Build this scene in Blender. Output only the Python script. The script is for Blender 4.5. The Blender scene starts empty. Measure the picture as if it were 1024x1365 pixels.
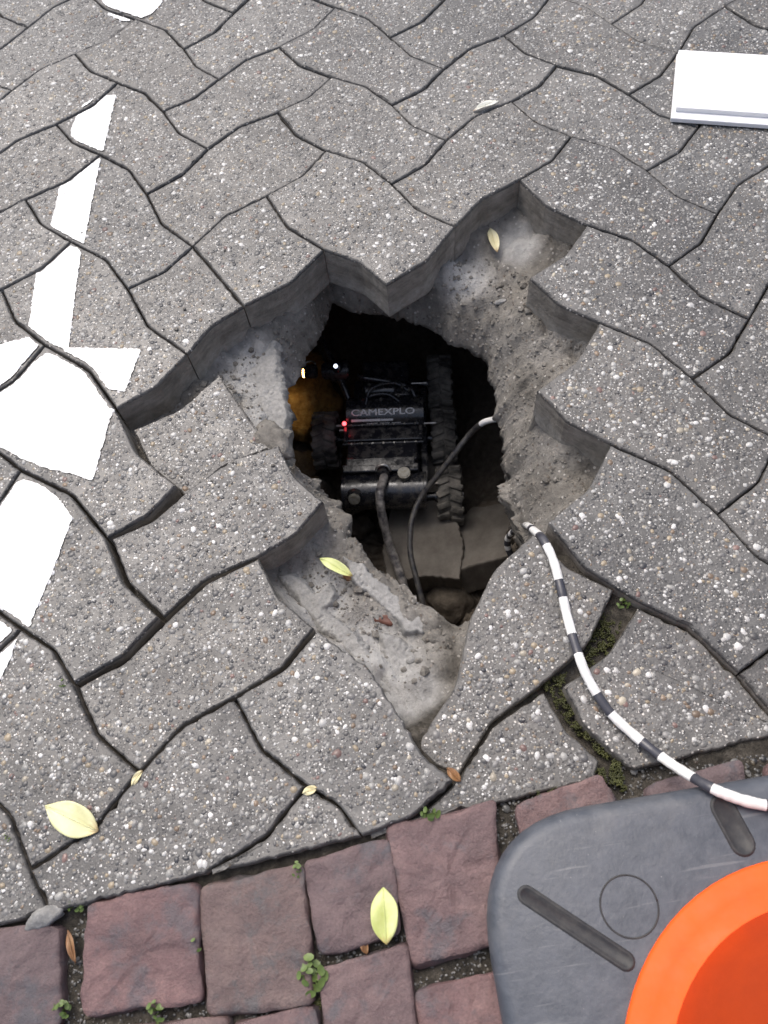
import bpy, bmesh, math, random
import numpy as np
from mathutils import Vector, Matrix, noise
random.seed(7); RNG = np.random.default_rng(7)
scn = bpy.context.scene
COL = scn.collection
# ------------------------------------------------------------------ camera
CAM_H = 0.75380685
FPX, CX, CY = 1075.0, 512.0, 682.5            # focal length and centre of a 1024 x 1365 frame
RW = np.array([[0.986094014, -0.148814701, -0.0739782381],     # world -> camera (right, down, forward)
               [-0.166188432, -0.883005418, -0.438956532],
               [0.0, 0.445146736, -0.895457639]])
cam_d = bpy.data.cameras.new('camera'); cam = bpy.data.objects.new('camera', cam_d); COL.objects.link(cam)
cam_d.sensor_fit = 'VERTICAL'; cam_d.sensor_height = 24.0; cam_d.lens = 24.0 * FPX / 1365.0
cam_d.clip_start = 0.01; cam_d.clip_end = 200.0
r_, d_, f_ = RW
cam.matrix_world = Matrix(((r_[0], -d_[0], -f_[0], 0), (r_[1], -d_[1], -f_[1], 0), (r_[2], -d_[2], -f_[2], CAM_H), (0, 0, 0, 1)))
scn.camera = cam
cam_d.dof.use_dof = True; cam_d.dof.focus_distance = 0.90; cam_d.dof.aperture_fstop = 5.6
# ------------------------------------------------------------------ overcast daylight
SUN_EL, SUN_AZ = math.radians(60), math.radians(-25)
world = bpy.data.worlds.new('World'); scn.world = world; world.use_nodes = True
wn = world.node_tree.nodes; wl = world.node_tree.links
sky = wn.new('ShaderNodeTexSky'); sky.sky_type = 'NISHITA'; sky.sun_disc = False
sky.sun_elevation = SUN_EL; sky.sun_rotation = SUN_AZ; sky.dust_density = 6.0; sky.air_density = 1.0; sky.ozone_density = 1.0
hs = wn.new('ShaderNodeHueSaturation'); hs.inputs['Saturation'].default_value = 0.78
wl.new(sky.outputs[0], hs.inputs['Color']); wl.new(hs.outputs[0], wn['Background'].inputs['Color'])
wn['Background'].inputs['Strength'].default_value = 0.15
sun_d = bpy.data.lights.new('sun', 'SUN'); sun_d.energy = 0.95; sun_d.angle = math.radians(40); sun_d.color = (1.0, 0.985, 0.97)
sun = bpy.data.objects.new('sun', sun_d); COL.objects.link(sun)
sdir = Vector((math.sin(SUN_AZ) * math.cos(SUN_EL), math.cos(SUN_AZ) * math.cos(SUN_EL), math.sin(SUN_EL)))
sun.rotation_euler = sdir.to_track_quat('Z', 'Y').to_euler(); sun.location = sdir * 6
vs = scn.view_settings; vs.view_transform = 'Standard'; vs.look = 'None'; vs.gamma = 1.0; vs.exposure = 0.52; vs.use_curve_mapping = False

# ------------------------------------------------------------------ helpers
def gp(px, py, z=0.0):
    """where the sight line of a measured photo point meets the level z: surveying only"""
    r = RW.T @ np.array([(px - CX) / FPX, (py - CY) / FPX, 1.0])
    k = (z - CAM_H) / r[2]
    return np.array([k * r[0], k * r[1], z])
def inframe(p, m=0):
    q = RW @ (np.array(p, float) - np.array([0, 0, CAM_H]))
    if q[2] < 0.05: return False
    x, y = FPX * q[0] / q[2] + CX, FPX * q[1] / q[2] + CY
    return -m < x < 1024 + m and -m < y < 1365 + m
def tag(o, label=None, cat=None, group=None, kind=None):
    if label: o['label'] = label
    if cat: o['category'] = cat
    if group: o['group'] = group
    if kind: o['kind'] = kind
    return o
def link(name, me, parent=None, mats=(), loc=None, rot=None):
    o = bpy.data.objects.new(name, me); COL.objects.link(o)
    for m in mats: me.materials.append(m)
    if parent: o.parent = parent
    if loc is not None: o.location = Vector([float(c) for c in loc])
    if rot is not None: o.rotation_euler = rot
    return o
def empty(name, loc, rot=(0, 0, 0)):
    o = bpy.data.objects.new(name, None); COL.objects.link(o)
    o.empty_display_size = 0.02; o.location = Vector([float(c) for c in loc]); o.rotation_euler = rot
    return o
def mesh_np(name, co, faces_list, smooth=True, mat_idx=None):
    """co Nx3; faces_list list of index arrays (k,n) with constant n each"""
    me = bpy.data.meshes.new(name)
    co = np.asarray(co, np.float32)
    me.vertices.add(len(co)); me.vertices.foreach_set('co', co.ravel())
    loops = np.concatenate([np.asarray(f, np.int32).ravel() for f in faces_list])
    tot = np.concatenate([np.full(len(f), np.asarray(f).shape[1], np.int32) for f in faces_list])
    start = np.concatenate([[0], np.cumsum(tot)[:-1]]).astype(np.int32)
    me.loops.add(len(loops)); me.loops.foreach_set('vertex_index', loops)
    me.polygons.add(len(tot)); me.polygons.foreach_set('loop_start', start); me.polygons.foreach_set('loop_total', tot)
    me.polygons.foreach_set('use_smooth', np.full(len(tot), smooth))
    if mat_idx is not None: me.polygons.foreach_set('material_index', np.asarray(mat_idx, np.int32))
    me.update(calc_edges=True); me.validate()
    return me
def bm_mesh(name, bm, smooth=False):
    me = bpy.data.meshes.new(name); bm.to_mesh(me); bm.free()
    for p in me.polygons: p.use_smooth = smooth
    return me
def icos(name, r, sq, seed, amp=.3, sub=3):
    bm = bmesh.new(); bmesh.ops.create_icosphere(bm, subdivisions=sub, radius=1)
    for v in bm.verts:
        w = 1 + amp * fbm((v.co.x + seed, v.co.y, v.co.z), 1.3, 4) + amp * .35 * fbm((v.co.x, v.co.y + seed, v.co.z), 5, 3)
        v.co = Vector((v.co.x * sq[0], v.co.y * sq[1], v.co.z * sq[2])) * (r * w)
    return bm_mesh(name, bm, True)
def fbm(p, s, octv=4):
    return noise.fractal(Vector((p[0] * s, p[1] * s, p[2] * s)), 1.0, 2.0, octv, noise_basis='PERLIN_ORIGINAL')
# --- 2-D polygons
def area(P):
    P = np.asarray(P); x, y = P[:, 0], P[:, 1]
    return 0.5 * np.sum(x * np.roll(y, -1) - np.roll(x, -1) * y)
def ccw(P):
    P = np.asarray(P, float); return P if area(P) > 0 else P[::-1].copy()
def offset_in(P, d):
    """mitred inward offset of a counter-clockwise outline"""
    P = np.asarray(P, float); e = np.roll(P, -1, 0) - P; e /= np.maximum(np.linalg.norm(e, axis=1, keepdims=True), 1e-9)
    n = np.c_[-e[:, 1], e[:, 0]]; n0 = np.roll(n, 1, 0)
    b = n + n0; den = np.maximum((b * n).sum(1), 0.35)
    return P + b / den[:, None] * d
def clip_half(P, a, n):
    """keep the side of the line through a where (p-a).n >= 0"""
    out = []; N = len(P)
    for i in range(N):
        p, q = P[i], P[(i + 1) % N]; dp, dq = (p - a) @ n, (q - a) @ n
        if dp >= 0: out.append(p)
        if (dp >= 0) != (dq >= 0): out.append(p + (q - p) * dp / (dp - dq))
    return np.array(out)
def resample(P, step, keep=True):
    out = []; N = len(P)
    for i in range(N):
        p, q = P[i], P[(i + 1) % N]; L = np.linalg.norm(q - p); k = max(1, int(round(L / step)))
        for j in range(k): out.append(p + (q - p) * j / k)
    return np.array(out)
def inside(P, X):
    x, y = X[:, 0], X[:, 1]; r = np.zeros(len(X), bool); N = len(P)
    for i in range(N):
        a, b = P[i], P[(i + 1) % N]
        c = ((a[1] > y) != (b[1] > y)); t = (y - a[1]) / ((b[1] - a[1]) if b[1] != a[1] else 1e-12)
        r ^= c & (x < a[0] + t * (b[0] - a[0]))
    return r
def dist_poly(P, X):
    d = np.full(len(X), 9.0); N = len(P)
    for i in range(N):
        a, b = P[i], P[(i + 1) % N]; e = b - a; t = np.clip(((X - a) @ e) / max(e @ e, 1e-12), 0, 1)
        d = np.minimum(d, np.linalg.norm(X - (a + t[:, None] * e), axis=1))
    return d
def round_poly(P, r, k=4):
    out = []; N = len(P)
    for i in range(N):
        p0, p, p1 = P[i - 1], P[i], P[(i + 1) % N]
        a = p + (p0 - p) / np.linalg.norm(p0 - p) * min(r, 0.45 * np.linalg.norm(p0 - p)); b = p + (p1 - p) / np.linalg.norm(p1 - p) * min(r, 0.45 * np.linalg.norm(p1 - p))
        for j in range(k + 1):
            t = j / k; out.append((1 - t) ** 2 * a + 2 * t * (1 - t) * p + t * t * b)
    return np.array(out)
# ------------------------------------------------------------------ materials
class NT:
    def __init__(s, name):
        s.m = bpy.data.materials.new(name); s.m.use_nodes = True; s.t = s.m.node_tree; s.b = s.t.nodes['Principled BSDF']
        s.out = s.t.nodes['Material Output']
    def n(s, ty, **kw):
        x = s.t.nodes.new(ty)
        for k, v in kw.items():
            if k.startswith('i_'): x.inputs[k[2:].replace('_', ' ')].default_value = v
            else: setattr(x, k, v)
        return x
    def l(s, a, b): s.t.links.new(a, b)
    def coord(s, rand=True):
        tc = s.n('ShaderNodeTexCoord')
        if not rand: return tc.outputs['Object']
        oi = s.n('ShaderNodeObjectInfo'); mu = s.n('ShaderNodeMath', operation='MULTIPLY'); mu.inputs[1].default_value = 37.0
        s.l(oi.outputs['Random'], mu.inputs[0]); ad = s.n('ShaderNodeVectorMath', operation='ADD')
        s.l(tc.outputs['Object'], ad.inputs[0]); s.l(mu.outputs[0], ad.inputs[1]); return ad.outputs[0]
    def noise(s, vec, scale, detail=6, rough=0.6, out='Fac'):
        x = s.n('ShaderNodeTexNoise'); x.inputs['Scale'].default_value = scale; x.inputs['Detail'].default_value = detail; x.inputs['Roughness'].default_value = rough
        s.l(vec, x.inputs['Vector']); return x.outputs[out]
    def vor(s, vec, scale, out='Color', feature='F1', rnd=1.0):
        x = s.n('ShaderNodeTexVoronoi', feature=feature); x.inputs['Scale'].default_value = scale; x.inputs['Randomness'].default_value = rnd
        s.l(vec, x.inputs['Vector']); return x.outputs[out]
    def ramp(s, fac, stops, interp='LINEAR'):
        x = s.n('ShaderNodeValToRGB'); cr = x.color_ramp; cr.interpolation = interp
        while len(cr.elements) < len(stops): cr.elements.new(0.5)
        for e, (p, c) in zip(cr.elements, stops):
            e.position = p; e.color = (*c, 1) if len(c) == 3 else c
        s.l(fac, x.inputs['Fac']); return x.outputs['Color']
    def mix(s, a, b, fac, blend='MIX'):
        x = s.n('ShaderNodeMix', data_type='RGBA', blend_type=blend)
        for v, k in ((a, 6), (b, 7)):
            if isinstance(v, tuple): x.inputs[k].default_value = (*v, 1)
            else: s.l(v, x.inputs[k])
        if isinstance(fac, (int, float)): x.inputs[0].default_value = fac
        else: s.l(fac, x.inputs[0])
        return x.outputs[2]
    def bump(s, h, strength=0.4, dist=0.001, prev=None):
        x = s.n('ShaderNodeBump'); x.inputs['Strength'].default_value = strength; x.inputs['Distance'].default_value = dist
        s.l(h, x.inputs['Height'])
        if prev is not None: s.l(prev, x.inputs['Normal'])
        return x.outputs['Normal']
    def fin(s, col=None, rough=0.6, normal=None, spec=0.5, metal=0.0):
        if col is not None:
            if isinstance(col, tuple): s.b.inputs['Base Color'].default_value = (*col, 1)
            else: s.l(col, s.b.inputs['Base Color'])
        if isinstance(rough, (int, float)): s.b.inputs['Roughness'].default_value = rough
        else: s.l(rough, s.b.inputs['Roughness'])
        s.b.inputs['Specular IOR Level'].default_value = spec; s.b.inputs['Metallic'].default_value = metal
        if normal is not None: s.l(normal, s.b.inputs['Normal'])
        return s.m
def simple(name, col, rough=0.5, spec=0.5, metal=0.0, dirt=None, dscale=60, bump=0.0, amt=0.5):
    k = NT(name); v = k.coord(); c = col
    nz = k.noise(v, dscale, 6, 0.65)
    if dirt is not None:
        c = k.mix(col, dirt, k.ramp(nz, [(0.5 - 0.12, (0, 0, 0)), (0.5 + 0.2 * (1.5 - amt), (1, 1, 1))]))
    nrm = k.bump(nz, bump, 0.001) if bump else None
    return k.fin(c, rough, nrm, spec, metal)
M = {}
def build_materials():
    # exposed-aggregate concrete: cement paste with small chippings
    k = NT('paver_top'); v = k.coord()
    ca = k.vor(v, 330.0); da = k.vor(v, 330.0, 'Distance'); sep = k.n('ShaderNodeSeparateColor'); k.l(ca, sep.inputs[0])
    chips = k.ramp(sep.outputs[0], [(0, (.05, .05, .052)), (.22, (.10, .10, .10)), (.45, (.17, .165, .16)), (.62, (.15, .125, .10)), (.70, (.26, .25, .24)), (.90, (.62, .60, .57))], 'CONSTANT')
    big = k.noise(v, 9.0, 5, .6); fine = k.noise(v, 700, 4, .6)
    paste = k.mix((.068, .067, .066), (.165, .162, .158), k.ramp(k.noise(v, 45, 6, .7), [(.3, (0, 0, 0)), (.72, (1, 1, 1))]))
    sepm = k.ramp(sep.outputs[1], [(.40, (0, 0, 0)), (.46, (1, 1, 1))])
    edge = k.ramp(da, [(.30, (1, 1, 1)), (.50, (0, 0, 0))])
    ms = k.n('ShaderNodeMath', operation='MULTIPLY'); k.l(sepm, ms.inputs[0]); k.l(edge, ms.inputs[1])
    c = k.mix(paste, chips, ms.outputs[0])
    c = k.mix(c, k.ramp(big, [(.25, (.62, .62, .63)), (.75, (1.12, 1.10, 1.07))]), 1.0, 'MULTIPLY')
    c = k.mix(c, k.ramp(fine, [(.3, (.75, .75, .75)), (.7, (1.2, 1.2, 1.2))]), 1.0, 'MULTIPLY')
    oi = k.n('ShaderNodeObjectInfo'); c = k.mix(c, k.ramp(oi.outputs['Random'], [(0, (.74, .74, .76)), (.3, (1.0, .98, .95)), (.6, (.88, .89, .90)), (.8, (1.2, 1.19, 1.17)), (1, (.95, .93, .90))]), 1.0, 'MULTIPLY')
    gw_ = k.n('ShaderNodeNewGeometry'); c = k.mix(c, k.ramp(k.noise(gw_.outputs['Position'], 5.5, 6, .65), [(.32, (.72, .72, .73)), (.52, (1, 1, 1)), (.72, (1.12, 1.12, 1.12))]), 1.0, 'MULTIPLY')
    nb = k.bump(ms.outputs[0], .55, .0008); nb = k.bump(fine, .35, .0006, nb); nb = k.bump(k.noise(v, 120, 5, .6), .5, .0012, nb)
    rg = k.ramp(k.noise(v, 30, 5, .6), [(.3, (.30, .30, .30)), (.7, (.55, .55, .55))])
    M['paver'] = k.fin(c, rg, nb, .55)
    # cast paver sides
    k = NT('paver_side'); v = k.coord()
    c = k.ramp(k.noise(v, 40, 8, .7), [(.25, (.13, .12, .108)), (.5, (.25, .234, .212)), (.78, (.38, .36, .33))])
    st = k.n('ShaderNodeMapping'); st.inputs['Scale'].default_value = (1, 1, 5); k.l(v, st.inputs['Vector'])
    c = k.mix(c, k.ramp(k.noise(st.outputs[0], 26, 6, .7), [(.3, (.6, .58, .55)), (.7, (1.15, 1.12, 1.08))]), 1.0, 'MULTIPLY')
    tc = k.n('ShaderNodeTexCoord'); sx = k.n('ShaderNodeSeparateXYZ'); k.l(tc.outputs['Object'], sx.inputs[0])
    ad = k.n('ShaderNodeMath', operation='MULTIPLY_ADD'); ad.inputs[1].default_value = .075; k.l(k.noise(v, 32, 7, .7), ad.inputs[0]); k.l(sx.outputs[2], ad.inputs[2])
    mr = k.n('ShaderNodeMapRange'); mr.inputs['From Min'].default_value = .004; mr.inputs['From Max'].default_value = -.012; k.l(ad.outputs[0], mr.inputs['Value'])
    c = k.mix(c, k.ramp(k.noise(v, 120, 6, .7), [(.3, (.21, .195, .17)), (.7, (.36, .34, .31))]), mr.outputs[0])
    pit = k.vor(v, 230, 'Distance'); nb = k.bump(k.noise(v, 260, 6, .7), .7, .0018); nb = k.bump(k.ramp(pit, [(.1, (0, 0, 0)), (.35, (1, 1, 1))]), .35, .001, nb); nb = k.bump(k.noise(v, 60, 5, .6), .6, .003, nb)
    M['side'] = k.fin(c, .8, nb, .3)
    # pebbles: colour stored with each stone
    k = NT('pebble'); at = k.n('ShaderNodeAttribute', attribute_name='stone'); v = k.coord()
    c = k.mix(at.outputs['Color'], k.ramp(k.noise(v, 900, 4, .6), [(.25, (.72, .72, .72)), (.75, (1.12, 1.12, 1.12))]), 1.0, 'MULTIPLY')
    gw_ = k.n('ShaderNodeNewGeometry'); c = k.mix(c, k.ramp(k.noise(gw_.outputs['Position'], 5.5, 6, .65), [(.32, (.76, .76, .77)), (.52, (1, 1, 1)), (.72, (1.1, 1.1, 1.1))]), 1.0, 'MULTIPLY')
    M['pebble'] = k.fin(c, .38, k.bump(k.noise(v, 600, 3, .5), .25, .0005), .6)
    # sandy bed and soil of the cavity; old organic dirt sits high in the joints
    k = NT('soil'); v = k.coord(False); at = k.n('ShaderNodeAttribute', attribute_name='ground')
    sg = k.n('ShaderNodeSeparateColor'); k.l(at.outputs['Color'], sg.inputs[0])
    n1 = k.noise(v, 14, 8, .65); n2 = k.noise(v, 90, 8, .7); n3 = k.noise(v, 520, 5, .65)
    sand = k.ramp(n1, [(.28, (.135, .126, .113)), (.5, (.215, .205, .188)), (.72, (.30, .29, .275))])
    sand = k.mix(sand, k.ramp(n2, [(.25, (.55, .54, .53)), (.75, (1.25, 1.23, 1.2))]), 1.0, 'MULTIPLY')
    grav = k.vor(v, 210); gd = k.vor(v, 210, 'Distance'); s2 = k.n('ShaderNodeSeparateColor'); k.l(grav, s2.inputs[0])
    gm = k.n('ShaderNodeMath', operation='MULTIPLY'); k.l(k.ramp(s2.outputs[1], [(.72, (0, 0, 0)), (.74, (1, 1, 1))]), gm.inputs[0]); k.l(k.ramp(gd, [(.28, (1, 1, 1)), (.42, (0, 0, 0))]), gm.inputs[1])
    sand = k.mix(sand, k.ramp(s2.outputs[0], [(0, (.08, .07, .065)), (.4, (.2, .17, .14)), (.8, (.42, .4, .37))]), gm.outputs[0])
    mort = k.ramp(n2, [(.3, (.30, .295, .285)), (.7, (.46, .455, .445))])
    dirt = k.ramp(n2, [(.32, (.018, .016, .013)), (.55, (.06, .053, .043)), (.75, (.15, .135, .115))])
    clay = k.ramp(n2, [(.3, (.16, .085, .025)), (.5, (.36, .21, .06)), (.7, (.52, .36, .13))])
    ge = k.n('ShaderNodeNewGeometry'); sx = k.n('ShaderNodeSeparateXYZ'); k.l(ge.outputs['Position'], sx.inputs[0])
    shade_z = k.n('ShaderNodeMath', operation='MULTIPLY_ADD'); shade_z.inputs[1].default_value = .10; k.l(n1, shade_z.inputs[0]); k.l(sx.outputs[2], shade_z.inputs[2])
    earth = k.ramp(n2, [(.3, (.07, .056, .043)), (.55, (.125, .105, .082)), (.78, (.19, .165, .135))])  # brown deep soil, coloured darker to paint in the shade of the cavity
    lm = k.n('ShaderNodeMapRange'); lm.inputs['From Min'].default_value = -.20; lm.inputs['From Max'].default_value = -.17; lm.inputs['To Min'].default_value = 1; lm.inputs['To Max'].default_value = 0; k.l(shade_z.outputs[0], lm.inputs['Value'])
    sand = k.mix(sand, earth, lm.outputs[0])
    c = k.mix(sand, mort, sg.outputs[0]); c = k.mix(c, dirt, sg.outputs[1]); c = k.mix(c, clay, sg.outputs[2])
    nb = k.bump(n2, .8, .005); nb = k.bump(n3, .7, .0022, nb); nb = k.bump(gm.outputs[0], .5, .0015, nb)
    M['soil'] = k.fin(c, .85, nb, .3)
    k = NT('mortar'); v = k.coord(False)
    c = k.ramp(k.noise(v, 30, 8, .6), [(.3, (.22, .217, .21)), (.7, (.32, .316, .308))])
    c = k.mix(c, k.ramp(k.noise(v, 250, 6, .7), [(.3, (.7, .7, .7)), (.7, (1.15, 1.15, 1.14))]), 1.0, 'MULTIPLY')
    nb = k.bump(k.noise(v, 110, 8, .65), .5, .003); nb = k.bump(k.noise(v, 600, 4, .6), .5, .0012, nb); M['mortar'] = k.fin(c, .75, nb, .35)
    # red sandstone setts
    k = NT('sett_stone'); v = k.coord(); oi = k.n('ShaderNodeObjectInfo')
    c = k.ramp(k.noise(v, 26, 8, .62), [(.28, (.105, .064, .062)), (.5, (.175, .108, .103)), (.75, (.25, .165, .152))])
    stn = k.n('ShaderNodeMapping'); stn.inputs['Scale'].default_value = (9, 70, 30); stn.inputs['Rotation'].default_value = (0, 0, .2); k.l(v, stn.inputs['Vector'])
    c = k.mix(c, k.ramp(k.noise(stn.outputs[0], 1.0, 5, .6), [(.35, (.84, .84, .86)), (.65, (1.1, 1.08, 1.08))]), 1.0, 'MULTIPLY')
    gm = k.ramp(k.noise(v, 21, 6, .7), [(.52, (0, 0, 0)), (.62, (.85, .85, .85))]); c = k.mix(c, (.10, .096, .105), gm)
    c = k.mix(c, k.ramp(k.noise(v, 420, 5, .65), [(.3, (.72, .72, .72)), (.72, (1.22, 1.2, 1.2))]), 1.0, 'MULTIPLY')
    c = k.mix(c, k.ramp(oi.outputs['Random'], [(0, (.72, .82, .86)), (.35, (.95, 1.0, 1.0)), (.7, (1.1, .98, .97)), (1, (.92, 1.05, .95))]), 1.0, 'MULTIPLY')
    c = k.mix(c, (.135, .108, .118), .28)
    nb = k.bump(k.noise(v, 75, 8, .72), .6, .004); nb = k.bump(k.noise(v, 330, 6, .7), .8, .0022, nb)
    M['sett'] = k.fin(c, .5, nb, .5)
    # road paint
    k = NT('road_paint'); v = k.coord(False)
    c = k.ramp(k.noise(v, 160, 6, .7), [(.22, (.62, .62, .6)), (.42, (.82, .82, .81))]); M['paint'] = k.fin(c, .45, k.bump(k.noise(v, 420, 4, .6), .35, .0008), .5)
    # rubber, plastics
    k = NT('base_rubber'); v = k.coord(False); sw = k.n('ShaderNodeTexWave', wave_type='RINGS'); sw.inputs['Scale'].default_value = 14; sw.inputs['Distortion'].default_value = 14; sw.inputs['Detail'].default_value = 4; sw.inputs['Detail Scale'].default_value = 2.2
    k.l(v, sw.inputs['Vector']); nz = k.noise(v, 45, 8, .7)
    c = k.mix(k.ramp(nz, [(.3, (.044, .051, .065)), (.7, (.082, .091, .110))]), (.11, .118, .135), k.ramp(sw.outputs['Fac'], [(.5, (0, 0, 0)), (1, (.22, .22, .22))]))
    sp = k.ramp(k.noise(v, 330, 3, .6), [(.70, (0, 0, 0)), (.74, (.6, .6, .6))]); c = k.mix(c, (.3, .3, .3), sp)
    c = k.mix(c, (.20, .19, .175), k.ramp(k.noise(v, 11, 9, .75), [(.52, (0, 0, 0)), (.76, (.28, .28, .28))]))
    mp = k.n('ShaderNodeMapping'); mp.inputs['Scale'].default_value = (14, 260, 20); mp.inputs['Rotation'].default_value = (0, 0, 1.1); k.l(v, mp.inputs['Vector'])
    c = k.mix(c, (.17, .175, .185), k.ramp(k.noise(mp.outputs[0], 1, 3, .5), [(.64, (0, 0, 0)), (.70, (.45, .45, .45))]))
    M['rubber'] = k.fin(c, k.ramp(nz, [(.3, (.35, .35, .35)), (.7, (.55, .55, .55))]), k.bump(k.noise(v, 240, 6, .6), .25, .0015), .5)
    def plastic(nm, col, dk):
        k = NT(nm); v = k.coord(False); c = k.mix(col, dk, k.ramp(k.noise(v, 14, 8, .75), [(.45, (0, 0, 0)), (.75, (.55, .55, .55))]))
        mp = k.n('ShaderNodeMapping'); mp.inputs['Scale'].default_value = (30, 220, 30); mp.inputs['Rotation'].default_value = (0, 0, .7); k.l(v, mp.inputs['Vector'])
        c = k.mix(c, dk, k.ramp(k.noise(mp.outputs[0], 1, 4, .6), [(.66, (0, 0, 0)), (.72, (.5, .5, .5))]))
        c = k.mix(c, (.12, .07, .05), k.ramp(k.noise(v, 210, 4, .6), [(.70, (0, 0, 0)), (.76, (.6, .6, .6))]))
        return k.fin(c, k.ramp(k.noise(v, 40, 6, .7), [(.3, (.5, .5, .5)), (.7, (.72, .72, .72))]), k.bump(k.noise(v, 160, 5, .6), .15, .001), .3)
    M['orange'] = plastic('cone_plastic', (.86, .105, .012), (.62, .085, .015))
    M['cone_shaded'] = plastic('cone_shaded_plastic', (.42, .046, .006), (.30, .032, .007))  # cone body: darker copy of the orange, its side shade put into the colour
    M['groove'] = simple('groove_rubber', (.026, .027, .030), .6, .4, dirt=(.055, .054, .052), dscale=120)
    M['muddy'] = simple('muddy_concrete', (.115, .102, .088), .8, .3, dirt=(.18, .165, .145), dscale=35, bump=.8)
    M['white'] = simple('white_panel', (.80, .80, .81), .4, .5, dirt=(.76, .76, .77), dscale=40)
    # robot
    k = NT('robot_black'); v = k.coord(); nz = k.noise(v, 70, 7, .7)
    c = k.mix((.014, .015, .020), (.075, .068, .058), k.ramp(nz, [(.48, (0, 0, 0)), (.72, (.9, .9, .9))]))
    c = k.mix(c, (.5, .5, .5), k.ramp(k.noise(v, 260, 4, .6), [(.69, (0, 0, 0)), (.73, (.8, .8, .8))]))
    M['black'] = k.fin(c, k.ramp(nz, [(.4, (.12, .12, .12)), (.7, (.5, .5, .5))]), k.bump(nz, .15, .001), .8)
    M['steel'] = simple('robot_steel', (.55, .55, .53), .35, .5, 1.0, dirt=(.25, .22, .19), dscale=120, bump=.2)
    M['bolt'] = simple('dusty_bolt', (.36, .35, .31), .55, .4, .3, dirt=(.2, .18, .14), dscale=200, bump=.3)
    M['tyre'] = simple('tyre_rubber', (.05, .048, .045), .8, .3, dirt=(.22, .205, .18), dscale=30, bump=.2, amt=1.0)
    M['decal'] = simple('lettering_white', (.85, .85, .86), .5)
    M['glass'] = simple('lens_glass', (.01, .012, .02), .04, .9)
    M['cable'] = simple('cable_black', (.022, .022, .028), .35, .5, dirt=(.10, .095, .085), dscale=110, bump=.2)
    M['dusty_cable'] = simple('cable_dusty', (.035, .034, .042), .45, .5, dirt=(.34, .32, .30), dscale=75, bump=.3, amt=.75)
    M['ropeW'] = simple('rope_white', (.78, .78, .77), .35, .5, dirt=(.62, .61, .58), dscale=90)
    M['ropeB'] = simple('rope_black', (.035, .036, .048), .35, .5, dirt=(.06, .06, .07), dscale=90)
    for nm, col, st in (('glowW', (.75, .82, 1), 2.2), ('glowO', (1, .55, .18), 10), ('glowR', (1, .06, .07), 5)):
        k = NT(nm); k.b.inputs['Emission Color'].default_value = (*col, 1); k.b.inputs['Emission Strength'].default_value = st; M[nm] = k.fin(col, .3)
    def leafm(nm, a, b, c2):
        k = NT(nm); v = k.coord(False); n1 = k.noise(v, 60, 5, .6)
        c = k.ramp(n1, [(.3, a), (.6, b), (.8, c2)]); at = k.n('ShaderNodeAttribute', attribute_name='tip')
        if nm.startswith('leaf_') and nm != 'leaf_brown':
            c = k.mix(c, (.30, .17, .06), k.ramp(k.noise(v, 230, 5, .7), [(.66, (0, 0, 0)), (.72, (.8, .8, .8))]))
            c = k.mix(c, (.42, .22, .09), at.outputs['Fac'])
        k.b.inputs['Subsurface Weight'].default_value = 0.0
        M[nm] = k.fin(c, .45, k.bump(k.noise(v, 260, 4, .6), .3, .0008), .4)
    leafm('leaf_yellow', (.56, .54, .27), (.66, .65, .38), (.72, .70, .48)); leafm('leaf_green', (.46, .52, .16), (.58, .62, .28), (.66, .68, .38))
    leafm('leaf_pale', (.62, .62, .54), (.74, .74, .68), (.78, .77, .70)); leafm('leaf_brown', (.10, .05, .025), (.24, .12, .05), (.36, .22, .10))
    leafm('leaf_cream', (.60, .53, .30), (.70, .65, .42), (.74, .70, .50)); leafm('weed', (.05, .085, .02), (.11, .16, .04), (.22, .26, .08))
    leafm('moss', (.03, .034, .010), (.065, .07, .02), (.13, .13, .04)); leafm('brick_red', (.08, .036, .026), (.14, .06, .042), (.2, .11, .085))
    leafm('root', (.16, .08, .04), (.26, .14, .07), (.36, .24, .12))
build_materials()

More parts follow.
